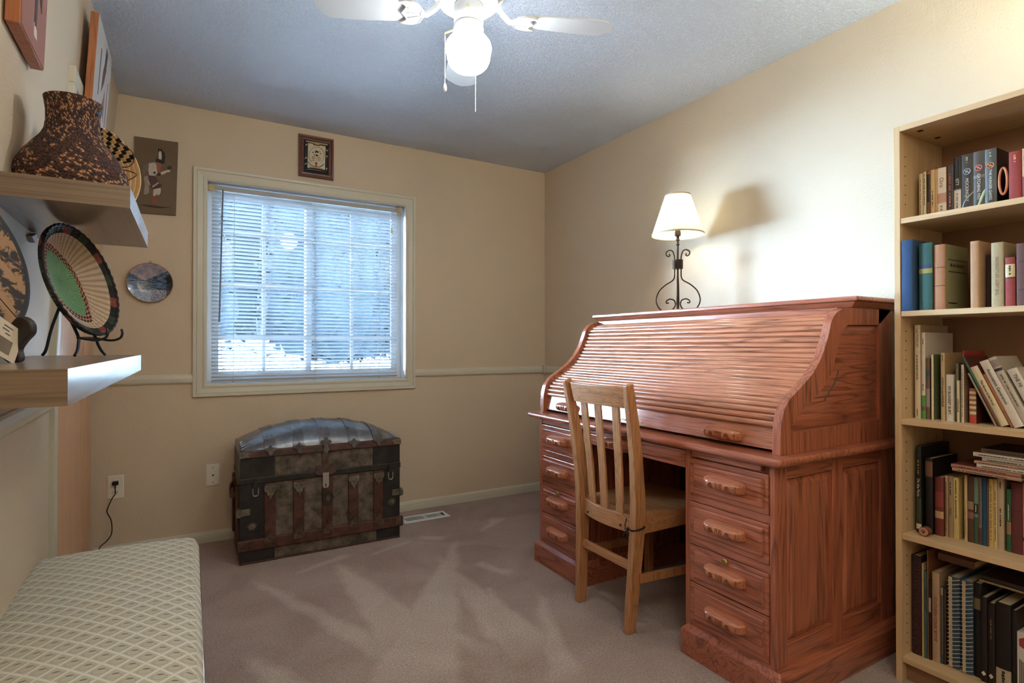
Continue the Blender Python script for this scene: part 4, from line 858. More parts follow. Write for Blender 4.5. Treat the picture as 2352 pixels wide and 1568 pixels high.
wf(b1, -1.985, 1.812, .25, .388, [('kite_figure', (196, 176, 116), [(.42, .66), (.56, .74), (.66, .52), (.58, .44)]), ('robe', (206, 200, 190), [(.58, .80), (.68, .72), (.82, .50), (.74, .48)]), ('legs', (64, 48, 44), [(.46, .46), (.58, .44), (.56, .16), (.48, .14)]), ('leg_edge', (70, 44, 38), [(.64, .50), (.76, .42), (.74, .30), (.66, .36)]), ('feet', (206, 196, 186), [(.46, .16), (.58, .14), (.60, .08), (.48, .08)]), ('staff', (60, 110, 110), [(.56, .74), (.60, .74), (.62, .99), (.58, .99)]), ('tail', (58, 46, 42), [(.36, .56), (.42, .66), (.44, .60), (.40, .50)]), ('upper_figure', (90, 70, 60), [(.68, .80), (.80, .76), (.84, .96), (.72, .99)])], .0315)
b2 = wallboard('white_figure_picture', 'pale board with a sketched red-brown figure near the far left corner', -1.045, -.655, 1.86, 2.335, .022, .046, K('picture_pale', (196, 190, 186), var=.05))
wf(b2, -1.045, 1.86, .39, .475, [('figure', (104, 66, 58), [(.40, .20), (.55, .28), (.62, .50), (.56, .62), (.66, .78), (.58, .84), (.46, .70), (.42, .52), (.46, .40)]), ('robe', (150, 110, 96), [(.58, .40), (.72, .34), (.70, .56), (.62, .66)]), ('hair', (60, 50, 50), [(.54, .80), (.64, .78), (.68, .92), (.58, .94)]), ('writing_strip', (90, 84, 84), [(.24, .44), (.28, .44), (.30, .82), (.26, .82)]), ('staff', (130, 110, 100), [(.82, .20), (.85, .20), (.86, .72), (.83, .72)])], .0475)
b3 = wallboard('navy_picture', 'dark navy picture at the left edge of the left wall', -2.46, -2.155, 1.735, 2.15, .004, .03, K('picture_navy', (58, 66, 92), var=.1))
wf(b3, -2.46, 1.735, .305, .415, [('mat_field', (150, 140, 120), [(.12, .12), (.88, .12), (.88, .88), (.12, .88)]), ('figure', (90, 70, 56), [(.35, .2), (.65, .2), (.6, .8), (.4, .8)])], .0315)
m_shy = wood('shelf_laminate', (124, 102, 82), (84, 66, 52), 'x', rings=40, along=1.0, rough=.32, coat=.3, pore=.25, bump=.02)
m_shtop = wood('shelf_laminate_long', (126, 106, 90), (88, 72, 62), 'y', rings=24, along=.9, rough=.28, coat=.35, pore=.25, bump=.02)
def shelf(name, label, y0, y1, z0, z1, x1):
    t = thing(name, label, 'shelf', (x1-.12, (y0+y1)/2, z0), 'floating shelves on the left wall'); n = 5; mb = MB(); secs = []
    for i in range(n+1):
        y = y0+(y1-y0)*i/n; xb = xw(y, z0)-.004; secs.append([Vector((xb, y, z0)), Vector((x1, y, z0)), Vector((x1, y, z1)), Vector((xb, y, z1))])
    mb.sweep(secs, cap=False); obj('shelf_board', mb, m_shtop, t)
    for y, yy in ((y0, y0-.0015), (y1, y1+.0015)): obj('end_band', MB().box(xw(y, z0), x1, min(y, yy), max(y, yy), z0, z1), m_shy, t)
    return t
shelf('floating_shelf', 'upper floating wood shelf carrying the woven jar', -2.058, -1.475, 1.417, 1.466, -2.482)
shelf('floating_shelf', 'lower floating wood shelf carrying the two plate stands', -2.655, -1.455, 1.031, 1.079, -2.500)
# woven jar
def weave(name, kind):
    t = NT(name); co = t.coord(); s = t.sep(co); ang = t.math('ARCTAN2', s[1], s[0]); rad = t.math('POWER', t.math('ADD', t.math('POWER', s[0], 2), t.math('POWER', s[1], 2)), .5)
    return t, co, s, ang, rad
t, co, s, ang, rad = weave('woven_yucca', 0)
row = t.math('MULTIPLY', s[2], 150.0); cell = t.math('ADD', t.math('MULTIPLY', ang, 17.0), t.math('MULTIPLY', t.math('FLOOR', row), .5))
vv = t.comb(cell, t.math('MULTIPLY', row, 1.0), 0); vo = t.new('TexVoronoi', ins={'Vector': vv, 'Scale': 1.0}, voronoi_dimensions='2D'); rc = t.sep(vo.outputs['Color'])[0]
zig = t.math('ABSOLUTE', t.math('SUBTRACT', t.math('FRACT', t.math('MULTIPLY', ang, .796)), .5)); band = t.math('SUBTRACT', s[2], t.math('MULTIPLY', zig, .17))
m1 = t.math('MULTIPLY', t.math('GREATER_THAN', band, .055), t.math('LESS_THAN', band, .10)); m2 = t.math('LESS_THAN', s[2], .035); mm = t.math('SUBTRACT', 1.0, t.math('MAXIMUM', m1, 0))
lightm = t.math('MULTIPLY', t.math('GREATER_THAN', rc, .66), mm)
edge = t.ramp(vo.outputs['Distance'], [(.25, (1, 1, 1)), (.55, (.25, .25, .25))])
bc = t.mix(lightm, t.mix(rc, L(60, 34, 26), L(104, 58, 44)), t.mix(rc, L(140, 84, 58), L(200, 146, 104)))
t.set(Base_Color=t.mix(1.0, bc, edge, 'MULTIPLY'), Roughness=.75); t.bump(t.math('SUBTRACT', 1.0, vo.outputs['Distance']), .9, .004); m_weave = t.m
JX, JY, JZ = -2.622, -1.80, 1.467
jr = thing('woven_jar', 'dark brown woven basketry jar with pale flecks on the upper shelf', 'basket', (JX, JY, JZ))
jp = [(0, .002), (.092, .0), (.104, .010), (.113, .036), (.117, .062), (.113, .086), (.100, .112), (.082, .138), (.066, .160), (.058, .178), (.055, .200), (.055, .225), (.058, .248), (.060, .258), (.056, .260), (.051, .240), (.049, .2), (.054, .175), (0, .16)]
o = obj('jar_body', MB().lathe(jp, n=48), m_weave, None, smooth=70); o.location = (JX, JY, JZ); o.parent = jr; o.matrix_parent_inverse = Matrix.Translation(-Vector(jr.location))
m_yarn = simple('blue_yarn', (96, 132, 168), .9, var=.3, scale=200, bump=.6, bscale=400)
for (dx, dy, dz, r_) in ((.098, -.052, .014, .011), (.054, -.020, .232, .007)):
    bb = MB(); rng = random.Random(3)
    for k in range(14):
        d_ = Vector((rng.gauss(.5, .5), rng.gauss(-.5, .5), rng.gauss(0, .6))).normalized(); p = Vector((JX+dx, JY+dy, JZ+dz)); bb.tube([p, p+d_*r_*.6, p+d_*r_+Vector((0, 0, -r_*.3))], [.003*r_/.011, .0026*r_/.011, .001], 5)
    obj('yarn_tuft', bb, m_yarn, jr, smooth=60, label='blue yarn tuft')
# coiled basket tray standing behind the jar
t, co, s, ang, rad = weave('coiled_checks', 0)
ringi = t.math('FLOOR', t.math('MULTIPLY', rad, 92.0)); a_i = t.math('FLOOR', t.math('ADD', t.math('MULTIPLY', ang, 9.5), t.math('MULTIPLY', ringi, .5))); par = t.math('FRACT', t.math('MULTIPLY', t.math('ADD', a_i, ringi), .5))
zone = t.math('MULTIPLY', t.math('GREATER_THAN', ang, .42), t.math('LESS_THAN', ang, 2.2))
blk = t.math('MULTIPLY', t.math('GREATER_THAN', par, .25), zone); sp2 = t.math('LESS_THAN', t.math('ABSOLUTE', t.math('ADD', ang, .62)), .11); blk = t.math('MAXIMUM', blk, sp2)
red = t.math('MULTIPLY', sp2, t.math('GREATER_THAN', t.math('FRACT', t.math('MULTIPLY', ringi, .5)), .25))
col = t.mix(blk, t.mix(t.noise(co, 60, 3), L(190, 152, 100), L(222, 190, 140)), L(24, 20, 20)); col = t.mix(t.math('MULTIPLY', red, t.math('LESS_THAN', rad, .105)), col, L(150, 60, 52))
t.set(Base_Color=col, Roughness=.7); t.bump(t.noise(t.comb(t.math('MULTIPLY', ang, 40.0), t.math('MULTIPLY', rad, 92.0), 0), 2, 2), .4, .003); m_coil = t.m
TXc, TYc, TZc, TR = -2.612, -1.61, 1.602, .134
ct = thing('coiled_basket_tray', 'round coiled tray in straw and black checks standing behind the jar', 'basket', (TXc, TYc, 1.467))
bb = MB(); NR = 12; prof = [(0, 0)]
for k in range(NR):
    r0 = TR*k/NR; r1 = TR*(k+1)/NR; rm = (r0+r1)/2; d_ = .030*(1-(rm/TR)**2)
    prof += [(r0+.001, d_*-1), (rm, -d_+.005), (r1-.001, -d_)]
prof += [(TR, -.004), (TR-.002, -.010), (.02, -.040), (0, -.040)]
bb.lathe(prof, n=56); o = obj('coils', bb, m_coil, None, smooth=50)
o.matrix_basis = Matrix.Translation((TXc, TYc, TZc)) @ Matrix.Rotation(math.radians(8), 4, 'X') @ Matrix.Rotation(math.radians(28), 4, 'Z') @ Matrix.Rotation(PI/2, 4, 'X'); o.parent = ct; o.matrix_parent_inverse = Matrix.Translation(-Vector(ct.location))
obj('hanging_loop', MB().tube(spline([(-2.545, -1.640, 1.690), (-2.512, -1.648, 1.665), (-2.506, -1.650, 1.640), (-2.520, -1.652, 1.618), (-2.552, -1.650, 1.612), (-2.50, -1.65, 1.60), (-2.54, -1.652, 1.565), (-2.56, -1.65, 1.55)], 5), .0016, 6), m_leather, ct, smooth=60)
# green oval tray on an easel
NT_ = Vector((.9018, -.3462, .2588)).normalized(); AT = Vector((.35839, .93357, 0)); BT = NT_.cross(AT); CT = Vector((-2.604, -1.794, 1.274))
def disc_matrix(c_): return Matrix(((AT.x, BT.x, NT_.x, c_[0]), (AT.y, BT.y, NT_.y, c_[1]), (AT.z, BT.z, NT_.z, c_[2]), (0, 0, 0, 1)))
t, co, s, ang, rad = weave('green_wicker', 0)
x = t.math('ADD', s[0], .044); y = t.math('ADD', s[1], .011); a3 = t.math('ARCTAN2', t.math('ADD', s[1], .002), t.math('ADD', s[0], .057)); r3 = t.math('POWER', t.math('ADD', t.math('POWER', t.math('ADD', s[0], .057), 2), t.math('POWER', t.math('ADD', s[1], .002), 2)), .5)
# lozenge turned a little: half-diagonals measured from the weave
u = t.math('ADD', t.math('MULTIPLY', x, .517), t.math('MULTIPLY', y, -.856)); v = t.math('ADD', t.math('MULTIPLY', x, .856), t.math('MULTIPLY', y, .517))
dm = t.math('ADD', t.math('POWER', t.math('ABSOLUTE', t.math('DIVIDE', u, .088)), 1.6), t.math('POWER', t.math('ABSOLUTE', t.math('DIVIDE', v, .063)), 1.6))
spokes = t.math('ABSOLUTE', t.math('SINE', t.math('MULTIPLY', a3, 30.0))); rows = t.math('SINE', t.math('MULTIPLY', rad, 1500.0)); chk = t.math('GREATER_THAN', t.math('MULTIPLY', t.math('SINE', t.math('MULTIPLY', a3, 30.0)), t.math('SINE', t.math('MULTIPLY', r3, 560.0))), 0.0)
cream_c = t.mix(spokes, L(176, 140, 112), L(222, 196, 166)); green_c = t.mix(spokes, L(70, 116, 72), L(134, 182, 130)); check_c = t.mix(chk, L(28, 20, 18), L(206, 132, 98))
rim_c = t.mix(t.math('GREATER_THAN', t.math('SINE', t.math('MULTIPLY', ang, 13.0)), .15), L(22, 20, 20), t.mix(t.math('GREATER_THAN', t.math('SINE', t.math('MULTIPLY', ang, 6.5)), 0), L(140, 66, 52), L(54, 64, 48)))
col = t.mix(t.math('LESS_THAN', dm, 1.40), cream_c, check_c); col = t.mix(t.math('LESS_THAN', dm, 1.0), col, green_c); col = t.mix(t.math('GREATER_THAN', rad, .124), col, rim_c)
t.set(Base_Color=col, Roughness=.65); t.bump(t.math('ADD', spokes, t.math('MULTIPLY', rows, .5)), .8, .004); m_wick = t.m
gt = thing('green_wicker_tray', 'round wicker tray with green centre and black rim on a wire easel', 'basket', CT-Vector((0, 0, .14)))
bb = MB().lathe([(0, -.022), (.04, -.021), (.08, -.016), (.12, -.006), (.136, .0), (.142, .005), (.146, .002), (.144, -.005), (.12, -.014), (.06, -.028), (0, -.030)], n=72)
o = obj('wicker', bb, m_wick, None, smooth=70); o.matrix_basis = disc_matrix(CT); o.parent = gt; o.matrix_parent_inverse = Matrix.Translation(-Vector(gt.location))
m_wire = simple('black_wire', (20, 20, 22), .35, var=.1)
bb = MB(); rope = []
Md = disc_matrix(CT)
for q in range(180):
    a = q*2*PI/180; w_ = .0009; rope.append(Md @ Vector(((.143+w_*math.cos(a*45))*math.cos(a), (.143+w_*math.cos(a*45))*math.sin(a), .004+w_*math.sin(a*45))))
bb.tube(rope, .0034, 6, closed=True); obj('rim_wrap', bb, simple('black_wicker', (24, 22, 22), .6), gt, smooth=60)
obj('loop', MB().tube([CT+BT*.147+AT*(-.01), CT+BT*.158+AT*(-.008), CT+BT*.148+AT*(-.004)], .0016, 6), m_wire, gt)
ea = thing('wire_easel', 'black wire plate easel holding the green wicker tray', 'easel', (CT.x, CT.y, 1.079))
nh = Vector((NT_.x, NT_.y, 0)).normalized()
def sup(a_, fwd, z): return Vector((CT.x, CT.y, 0))+AT*a_+nh*fwd+Vector((0, 0, z))
for a_ in (-.038, .038):
    obj('front_leg', MB().tube(spline([sup(a_*.5, -.040, 1.25), sup(a_*.75, -.012, 1.18), sup(a_*.95, .012, 1.132), sup(a_*1.1, .016, 1.112), sup(a_*1.35, .019, 1.096), sup(a_*1.72, .021, 1.084)], 5), .0036, 8), m_wire, ea, smooth=60)
    obj('hook', MB().tube(spline([sup(a_, .012, 1.128), sup(a_*.95, .050, 1.122), sup(a_*.9, .072, 1.128), sup(a_*.9, .078, 1.140), sup(a_*.9, .076, 1.152)], 5), .0032, 8), m_wire, ea, smooth=60)
obj('cross_bar', MB().tube([sup(-.038, .012, 1.128), sup(.038, .012, 1.128)], .003, 8), m_wire, ea)
obj('back_leg', MB().tube(spline([sup(0, -.038, 1.24), sup(0, -.066, 1.16), sup(0, -.080, 1.10), sup(.002, -.090, 1.084)], 5), .0036, 8), m_wire, ea, smooth=60)
# near plate on carved stand
t, co, s, ang, rad = weave('brown_patterned_plate', 0)
n1 = t.noise(co, 34, 4, .65, 1.6); wv = t.math('SINE', t.math('ADD', t.math('MULTIPLY', ang, 10.0), t.math('MULTIPLY', rad, 90.0)))
col = t.mix(t.ramp(t.math('ADD', n1, t.math('MULTIPLY', wv, .10)), [(.44, (0, 0, 0)), (.52, (1, 1, 1))]), L(34, 22, 17), L(150, 112, 74)); col = t.mix(t.math('MULTIPLY', t.math('GREATER_THAN', n1, .6), t.math('LESS_THAN', rad, .09)), col, L(120, 62, 46)); col = t.mix(t.math('GREATER_THAN', rad, .134), col, L(26, 24, 24))
t.set(Base_Color=col, Roughness=.65); m_np = t.m
CN = Vector((-2.695, -2.304, 1.2637))
np_ = thing('patterned_plate', 'brown and cream patterned plate with dark rim at the left edge of the lower shelf', 'plate', CN-Vector((0, 0, .14)))
bb = MB().lathe([(0, -.012), (.06, -.010), (.10, -.004), (.140, .006), (.1455, .005), (.145, -.001), (.10, -.012), (.05, -.020), (0, -.020)], n=64)
o = obj('plate_body', bb, m_np, None, smooth=70); o.matrix_basis = disc_matrix(CN); o.parent = np_; o.matrix_parent_inverse = Matrix.Translation(-Vector(np_.location))
m_ebony = simple('dark_carved_wood', (34, 26, 22), .35, var=.2, coat=.3)
st = thing('carved_plate_stand', 'dark carved wooden stand with curled foot under the patterned plate', 'stand', (CN.x+.04, CN.y, 1.079))
def nst(a_, fwd, z): return Vector((CN.x, CN.y, 0))+AT*a_+nh*fwd+Vector((0, 0, z))
for a_ in (.045, -.045):
    outl = spline([(-.02, 1.22, 0), (.010, 1.150, 0), (.022, 1.118, 0), (.040, 1.112, 0), (.046, 1.128, 0), (.052, 1.152, 0), (.066, 1.160, 0), (.080, 1.150, 0), (.082, 1.132, 0), (.070, 1.116, 0), (.062, 1.102, 0), (.064, 1.088, 0), (.060, 1.080, 0), (.044, 1.0795, 0), (.030, 1.094, 0), (.012, 1.105, 0), (-.03, 1.17, 0)], 4)
    n = len(outl); bb = MB(); bb.add([nst(a_-.008, p.x, p.y) for p in outl]+[nst(a_+.008, p.x, p.y) for p in outl], [tuple(range(n))[::-1], tuple(range(n, 2*n))]+[(i, (i+1) % n, n+(i+1) % n, n+i) for i in range(n)]); obj('scroll_foot', bb, m_ebony, st, bevel=.003)
obj('rear_strut', MB().bar([nst(0, -.012, 1.20), nst(0, -.075, 1.083)], .02, .01, AT), m_ebony, st, bevel=.002)
obj('spreader', MB().bar([nst(-.045, .018, 1.105), nst(.045, .018, 1.105)], .012, .010, (0, 0, 1)), m_ebony, st)
tg = thing('price_tag', 'folded cream paper tag with printed block hanging in front of the patterned plate', 'tag', nst(.02, .055, 1.10))
m_paper = simple('tag_paper', (206, 192, 172), .8, var=.04)
tc = nst(.006, .060, 1.120); td = (AT*.90+Vector((0, 0, -.42))).normalized(); tu = (Vector((0, 0, 1))-td*td.z).normalized(); tn = td.cross(tu)
if tn.x < 0: tn = -tn
def tp(a_, c_, h): return tc+td*a_+tu*c_+tn*h
bb = MB().hexa([tp(a_, c_, h) for h in (0, .0012) for c_ in (-.030, .030) for a_ in (-.038, .038)]); obj('tag_card', bb, m_paper, tg)
m_ink = simple('grey_ink', (92, 84, 76), .8)
obj('printed_block', MB().hexa([tp(a_, c_, h) for h in (.0010, .0015) for c_ in (-.022, .002) for a_ in (-.020, .020)]), simple('tag_block', (120, 106, 92), .8), tg)
for k, (a_, w_) in enumerate(((0, .022), (-.004, .016), (.003, .012))): obj('print_line', MB().hexa([tp(a_+b_, .022-.006*k+c_, h) for h in (.0010, .0015) for c_ in (-.001, .001) for b_ in (-w_/2, w_/2)]), m_ink, tg)
obj('string', MB().tube([tp(.02, .03, 0), tp(.022, .05, -.006), nst(.03, .03, 1.2)], .0008, 5), m_cordk, tg)
hk = MB().prism([(-1.66, 1.398), (-1.60, 1.416), (-1.60, 1.392), (-1.625, 1.386)], 'x', -2.742, -2.728); o = obj('shelf_bracket', hk, simple('bracket_grey', (150, 150, 146), .5), bevel=.002)
tag(o, 'small grey metal bracket under the far end of the upper shelf', 'bracket')
# ------------------------------------------------------------------ bookcase
m_bz = wood('birch_laminate_upright', (216, 184, 142), (194, 160, 118), 'z', rings=18, along=.6, rough=.42, coat=.1, pore=.3, bump=.01)
m_by = wood('birch_laminate_shelf', (216, 184, 142), (194, 160, 118), 'y', rings=18, along=.6, rough=.42, coat=.1, pore=.3, bump=.01)
m_bback = simple('bookcase_back_board', (150, 112, 84), .6, var=.05)
bc_ = thing('bookcase', 'tall birch laminate bookcase full of books at the right edge', 'bookcase', (-.19, -3.0, 0))
BF, BB, BL, BR, BH = -.332, -.030, -2.609, -3.41, 1.836
for y0, y1 in ((BL-.018, BL), (BR, BR+.018)): obj('side_panel', MB().box(BF, BB, y0, y1, 0, BH), m_bz, bc_, bevel=.001)
obj('top_panel', MB().box(BF, BB, BR+.018, BL-.018, BH-.018, BH), m_by, bc_, bevel=.001)
obj('back_panel', MB().box(BB-.006, BB, BR+.018, BL-.018, .02, BH-.018), m_bback, bc_)
SZ = [1.529, 1.222, .865, .487, .083]
for z in SZ: obj('shelf', MB().box(BF+.002, BB-.006, BR+.0185, BL-.0185, z-.0175, z), m_by, bc_, bevel=.001)
obj('kick_board', MB().box(BF+.03, BF+.045, BR+.018, BL-.018, 0, .065), m_bback, bc_)
bb = MB(); seam = .018
for z0, z1 in ((1.58, 1.79), (1.26, 1.50), (.90, 1.19), (.53, .85), (.12, .46)):
    n = int((z1-z0)/.032)
    for i in range(n):
        for x in (BF+.035, BB-.05): bb.lathe([(.0026, 0), (.0026, .0004), (0, .0004)], n=8, M=Matrix.Translation((x, BL-seam-.0001, z0+.032*i)) @ Matrix.Rotation(PI/2, 4, 'X'))
o = obj('pin_holes', bb, m_dark, bc_); o['kind'] = 'stuff'
for x in (-.28, -.16): obj('cam_cover', MB().lathe([(.009, 0), (.009, -.0006), (0, -.0006)], (x, -2.665, BH-.018), 14), m_dark, bc_)
# ------------------------------------------------------------------ books
m_pages = simple('book_pages', (206, 190, 160), .9, var=.1, scale=300)
INK = {'w': (214, 208, 196), 'k': (44, 36, 32), 'o': (206, 126, 70), 'g': (176, 150, 90), 'r': (150, 56, 48), 't': (120, 96, 74)}
def ink(k): return simple('ink_'+k, INK[k], .6, var=.02)
def book(label, y0, y1, z0, h, xs, depth, c, group, cover=None, rot=0, lying=None, title=None, bands=(), marks=(), seed=0, emblem=None, cloth=False):
    w_ = abs(y0-y1); r = bpy.data.objects.new('book', None); COL.objects.link(r); r.empty_display_size = .03
    r.location = (xs, y0, z0); tag(r, label, 'book', group)
    if rot: r.rotation_euler = (-math.radians(rot), 0, 0)
    if lying: r.location = (xs, y0, z0+w_); r.rotation_euler = (PI/2, 0, 0)
    th = min(.0024, w_*.18); mb = MB(); cc = cover or c
    m1 = simple('cover_%d_%d_%d' % c, c, .75 if cloth else .45, var=.16, scale=60, bump=.25 if cloth else 0, bscale=900); m2 = simple('cover_%d_%d_%d' % cc, cc, .75 if cloth else .45, var=.16, scale=60, bump=.25 if cloth else 0, bscale=900)
    b_ = .0012 if w_ < .014 else .0022
    # rounded spine
    sp = [(th, 0), (b_*.6, -w_*.06), (0, -w_*.28), (-.0004, -w_*.5), (0, -w_*.72), (b_*.6, -w_*.94), (th, -w_)]
    mb.add([(x, y, 0) for x, y in sp]+[(x, y, h) for x, y in sp], [(i, i+1, 8+i, 7+i) for i in range(6)])
    mb.add([(th*2, -th, 0), (th*2, -w_+th, 0), (th*2, -th, h), (th*2, -w_+th, h)], [(0, 1, 3, 2)])
    mb.add([(th, 0, 0), (th, -w_, 0), (th*2, -w_+th, 0), (th*2, -th, 0), (th, 0, h), (th, -w_, h), (th*2, -w_+th, h), (th*2, -th, h)], [(0, 1, 2, 3), (4, 5, 6, 7)])
    mb.mat(1); mb.box(th, depth, -th, 0, 0, h); mb.box(th, depth, -w_, -w_+th, 0, h)
    cv = obj('cover', mb, [m1, m2], r, smooth=50)
    if w_ > .004: obj('pages', MB().box(th*2, depth-.003, -w_+th, -th, .003 if h > .12 else .001, h-.003), m_pages, r)
    for q, (f0, f1, bc2) in enumerate(bands):
        s = [(x-.0004, y) for x, y in sp]; obj('spine_band', MB().add([(x, y, h*f0) for x, y in s]+[(x, y, h*f1) for x, y in s], [(i, i+1, 8+i, 7+i) for i in range(6)]), simple('band_%d_%d_%d' % bc2, bc2, .5, var=.12, scale=90), cv, smooth=50)
    if marks:
        bb = MB(); rng = random.Random(seed+int(h*1e5)); mk = marks[0]
        for (f0, f1) in marks[1]:
            z = h*f1
            while z > h*f0:
                l = .003+.006*rng.random(); l = min(l, z-h*f0+.001); bb.box(-.0012, -.0009, -w_*(.5+.07+.04*rng.random()), -w_*(.5-.07-.04*rng.random()), z-l, z); z -= l+.0014+(.0035 if rng.random() < .2 else 0)
        obj('spine_print', bb, ink(mk), cv)
    if title:
        body, sz, k, f, *ex = title; up = ex[0] if ex else 'down'
        xd, yd = ((0, 0, -1), (0, -1, 0)) if up == 'down' else ((0, 0, 1), (0, 1, 0)) if up == 'up' else ((0, -1, 0), (0, 0, 1))
        if lying: xd, yd = (0, 0, 1), (0, 1, 0)
        text('title', body, sz, (-.0010, -w_/2, h*f), xd, yd, ink(k), cv, sx=ex[1] if len(ex) > 1 else 1.0)
    if emblem:
        ec, f = emblem; bb = MB(); R_ = w_*.30
        bb.tube([(-.0012, -w_/2+R_*math.cos(q*PI/10), h*f+R_*math.sin(q*PI/10)) for q in range(20)], .0012, 5, closed=True); bb.bar([(-.0012, -w_/2-R_*.8, h*f-R_*.6), (-.0012, -w_/2+R_*.8, h*f+R_*.6)], .0008, .003, (1, 0, 0)); bb.bar([(-.0012, -w_/2-R_*.2, h*f+R_*.6), (-.0012, -w_/2+R_*.4, h*f-R_*.5)], .0008, .002, (1, 0, 0))
        obj('emblem', bb, simple('emblem_%d_%d_%d' % ec, ec, .4), cv)
    return r
g1, g2, g3, g4, g5 = 'books on the top shelf', 'books on the second shelf', 'books on the middle shelf', 'books on the fourth shelf', 'books on the bottom shelf'
B = lambda *a, **k: book(*a, **k)
z = SZ[0]; xs = -.245
B('thin cream paperback with orange edge, first on the top shelf', -2.645, -2.6555, z, .156, xs, .12, (206, 182, 140), g1, bands=[(0, 1, (214, 196, 158))], marks=('t', [(.10, .88)]))
B('slim ivory paperback with bold dark title near the left of the top shelf', -2.6565, -2.666, z, .160, xs, .12, (222, 204, 164), g1, marks=('k', [(.30, .94)]), seed=1)
B('narrow black paperback with orange stripes on the top shelf', -2.6665, -2.677, z, .160, xs, .12, (44, 32, 28), g1, cover=(150, 90, 56), bands=[(.93, .98, (170, 96, 60)), (.05, .34, (96, 70, 52))], marks=('o', [(.1, .34)]))
B('slim tan paperback with small dark title on the top shelf', -2.678, -2.691, z, .160, xs, .12, (206, 172, 120), g1, marks=('k', [(.24, .56)]), seed=2)
B('very thin tan booklet beside the white thick paperback on the top shelf', -2.6915, -2.6965, z, .158, xs, .12, (196, 150, 98), g1)
B('thick white paperback with small figure picture on the top shelf', -2.697, -2.722, z, .160, xs, .12, (226, 210, 188), g1, cover=(206, 120, 90), bands=[(.28, .48, (196, 150, 130))], title=('Chris', .015, 't', .70), marks=('t', [(.02, .22)]))
_b = [o for o in COL.objects if o.name.startswith('spine_band')][-1]
B('charcoal paperback with orange lettering on the top shelf', -2.724, -2.742, z, .162, xs, .12, (62, 52, 56), g1, title=('A GREAT AND', .0085, 'o', .66), marks=('o', [(.18, .44)]))
B('black paperback with white lower label on the top shelf', -2.743, -2.762, z, .182, xs, .13, (26, 24, 24), g1, bands=[(.0, .42, (214, 206, 192)), (.42, .44, (120, 110, 100))], title=('ISTY', .012, 'w', .56), marks=('t', [(.04, .36)]))
B('thick dark book MOCKINGJAY with silver ring emblem on the top shelf', -2.763, -2.7935, z, .184, xs, .14, (58, 52, 46), g1, title=('MOCKINGJAY', .0118, 'w', .385), emblem=((160, 170, 176), .70), marks=('g', [(.86, .95)]))
B('thick dark book CATCHING FIRE with pink ring emblem on the top shelf', -2.794, -2.8225, z, .184, xs, .14, (74, 66, 58), g1, title=('CATCHING FIRE', .0112, 'w', .40), emblem=((214, 130, 120), .72), bands=[(.55, .60, (110, 106, 100))])
B('slate grey book THE HUNGER GAMES with orange ring emblem on the top shelf', -2.823, -2.852, z, .183, xs, .14, (76, 80, 78), g1, cover=(30, 28, 28), title=('THE HUNGER GAMES', .0098, 'w', .395), emblem=((214, 140, 90), .72), marks=('g', [(.86, .94)]))
B('red cloth hardback right of the wooden ring on the top shelf', -2.881, -2.910, z, .158, xs, .12, (140, 52, 46), g1, cloth=True, marks=('o', [(.80, .93)]))
B('red hardback with gilt edge line on the top shelf', -2.9115, -2.937, z, .160, xs, .12, (130, 44, 40), g1, cloth=True, bands=[(.48, 1.0, (176, 120, 66))])
for k, (a, h, c) in enumerate(((-2.94, .16, (90, 70, 60)), (-2.965, .17, (150, 130, 100)), (-2.99, .15, (60, 70, 90)))): B(['brown hardback at the far right of the top shelf', 'tan hardback at the far right of the top shelf', 'blue grey hardback at the far right of the top shelf'][k], a, a-.024, z, h, xs, .12, c, g1)
m_rw = simple('turned_orange_wood', (180, 104, 62), .35, var=.2, coat=.3)
o = obj('wooden_ring', MB().tube([(-.240, -2.8665+.0095*math.cos(q*PI/14), 1.606+.040*math.sin(q*PI/14)) for q in range(28)], .0035, 8, closed=True), m_rw, smooth=60); tag(o, 'reddish wooden ring standing between the slate book and the red book', 'ring')
m_pen = simple('pale_green_plastic', (170, 196, 160), .2, var=.05, coat=.5)
o = obj('pen', MB().tube([(-.262, -2.811, 1.5325), (-.258, -2.826, 1.580), (-.2575, -2.829, 1.588)], [.0034, .0038, .0012], 8), m_pen, smooth=50); tag(o, 'pale green pen leaning on the spines of the thick dark books', 'pen')
o = obj('bookmark_wire', MB().tube(spline([(-.262, -2.771, 1.5305), (-.262, -2.778, 1.560), (-.258, -2.794, 1.582), (-.2585, -2.802, 1.588)], 5), .0014, 6), m_chain, smooth=60); tag(o, 'thin silver wire leaning in front of the dark books left of the pen', 'wire')
z = SZ[1]; xs = -.325
B('large dark blue cloth hardback at the left end of the second shelf', -2.6285, -2.662, z, .233, xs-.006, .17, (34, 66, 104), g2, cloth=True, cover=(56, 84, 116))
B('green cloth hardback with gold ornament on the second shelf', -2.674, -2.711, z, .217, xs+.01, .16, (48, 86, 82), g2, cloth=True, bands=[(.55, .62, (150, 140, 70)), (.62, .68, (40, 60, 96))])
B('rust spined book with olive cover BLACK BEAUTY on the second shelf', -2.713, -2.744, z, .207, xs+.015, .16, (164, 112, 78), g2, cloth=True, cover=(134, 130, 92), bands=[(.64, .655, (110, 70, 50)), (.36, .375, (110, 70, 50))])
_bb = COL.objects[len(COL.objects)-1].parent
text('cover_title', 'BLACK BEAUTY', .0135, (.083, -.0316, .142), (1, 0, 0), (0, 0, 1), ink('k'), _bb)
_cv = MB()
for f in (.16, .122): _cv.box(.022, .15, -.0318, -.0312, f-.0012, f+.0012)
_cv.box(.022, .08, -.0318, -.0312, .020, .024); obj('cover_rules', _cv, ink('k'), _bb)
B('tall pinkish tan book standing alone after the gap on the second shelf', -2.807, -2.829, z, .204, xs+.02, .15, (176, 134, 98), g2, cloth=True)
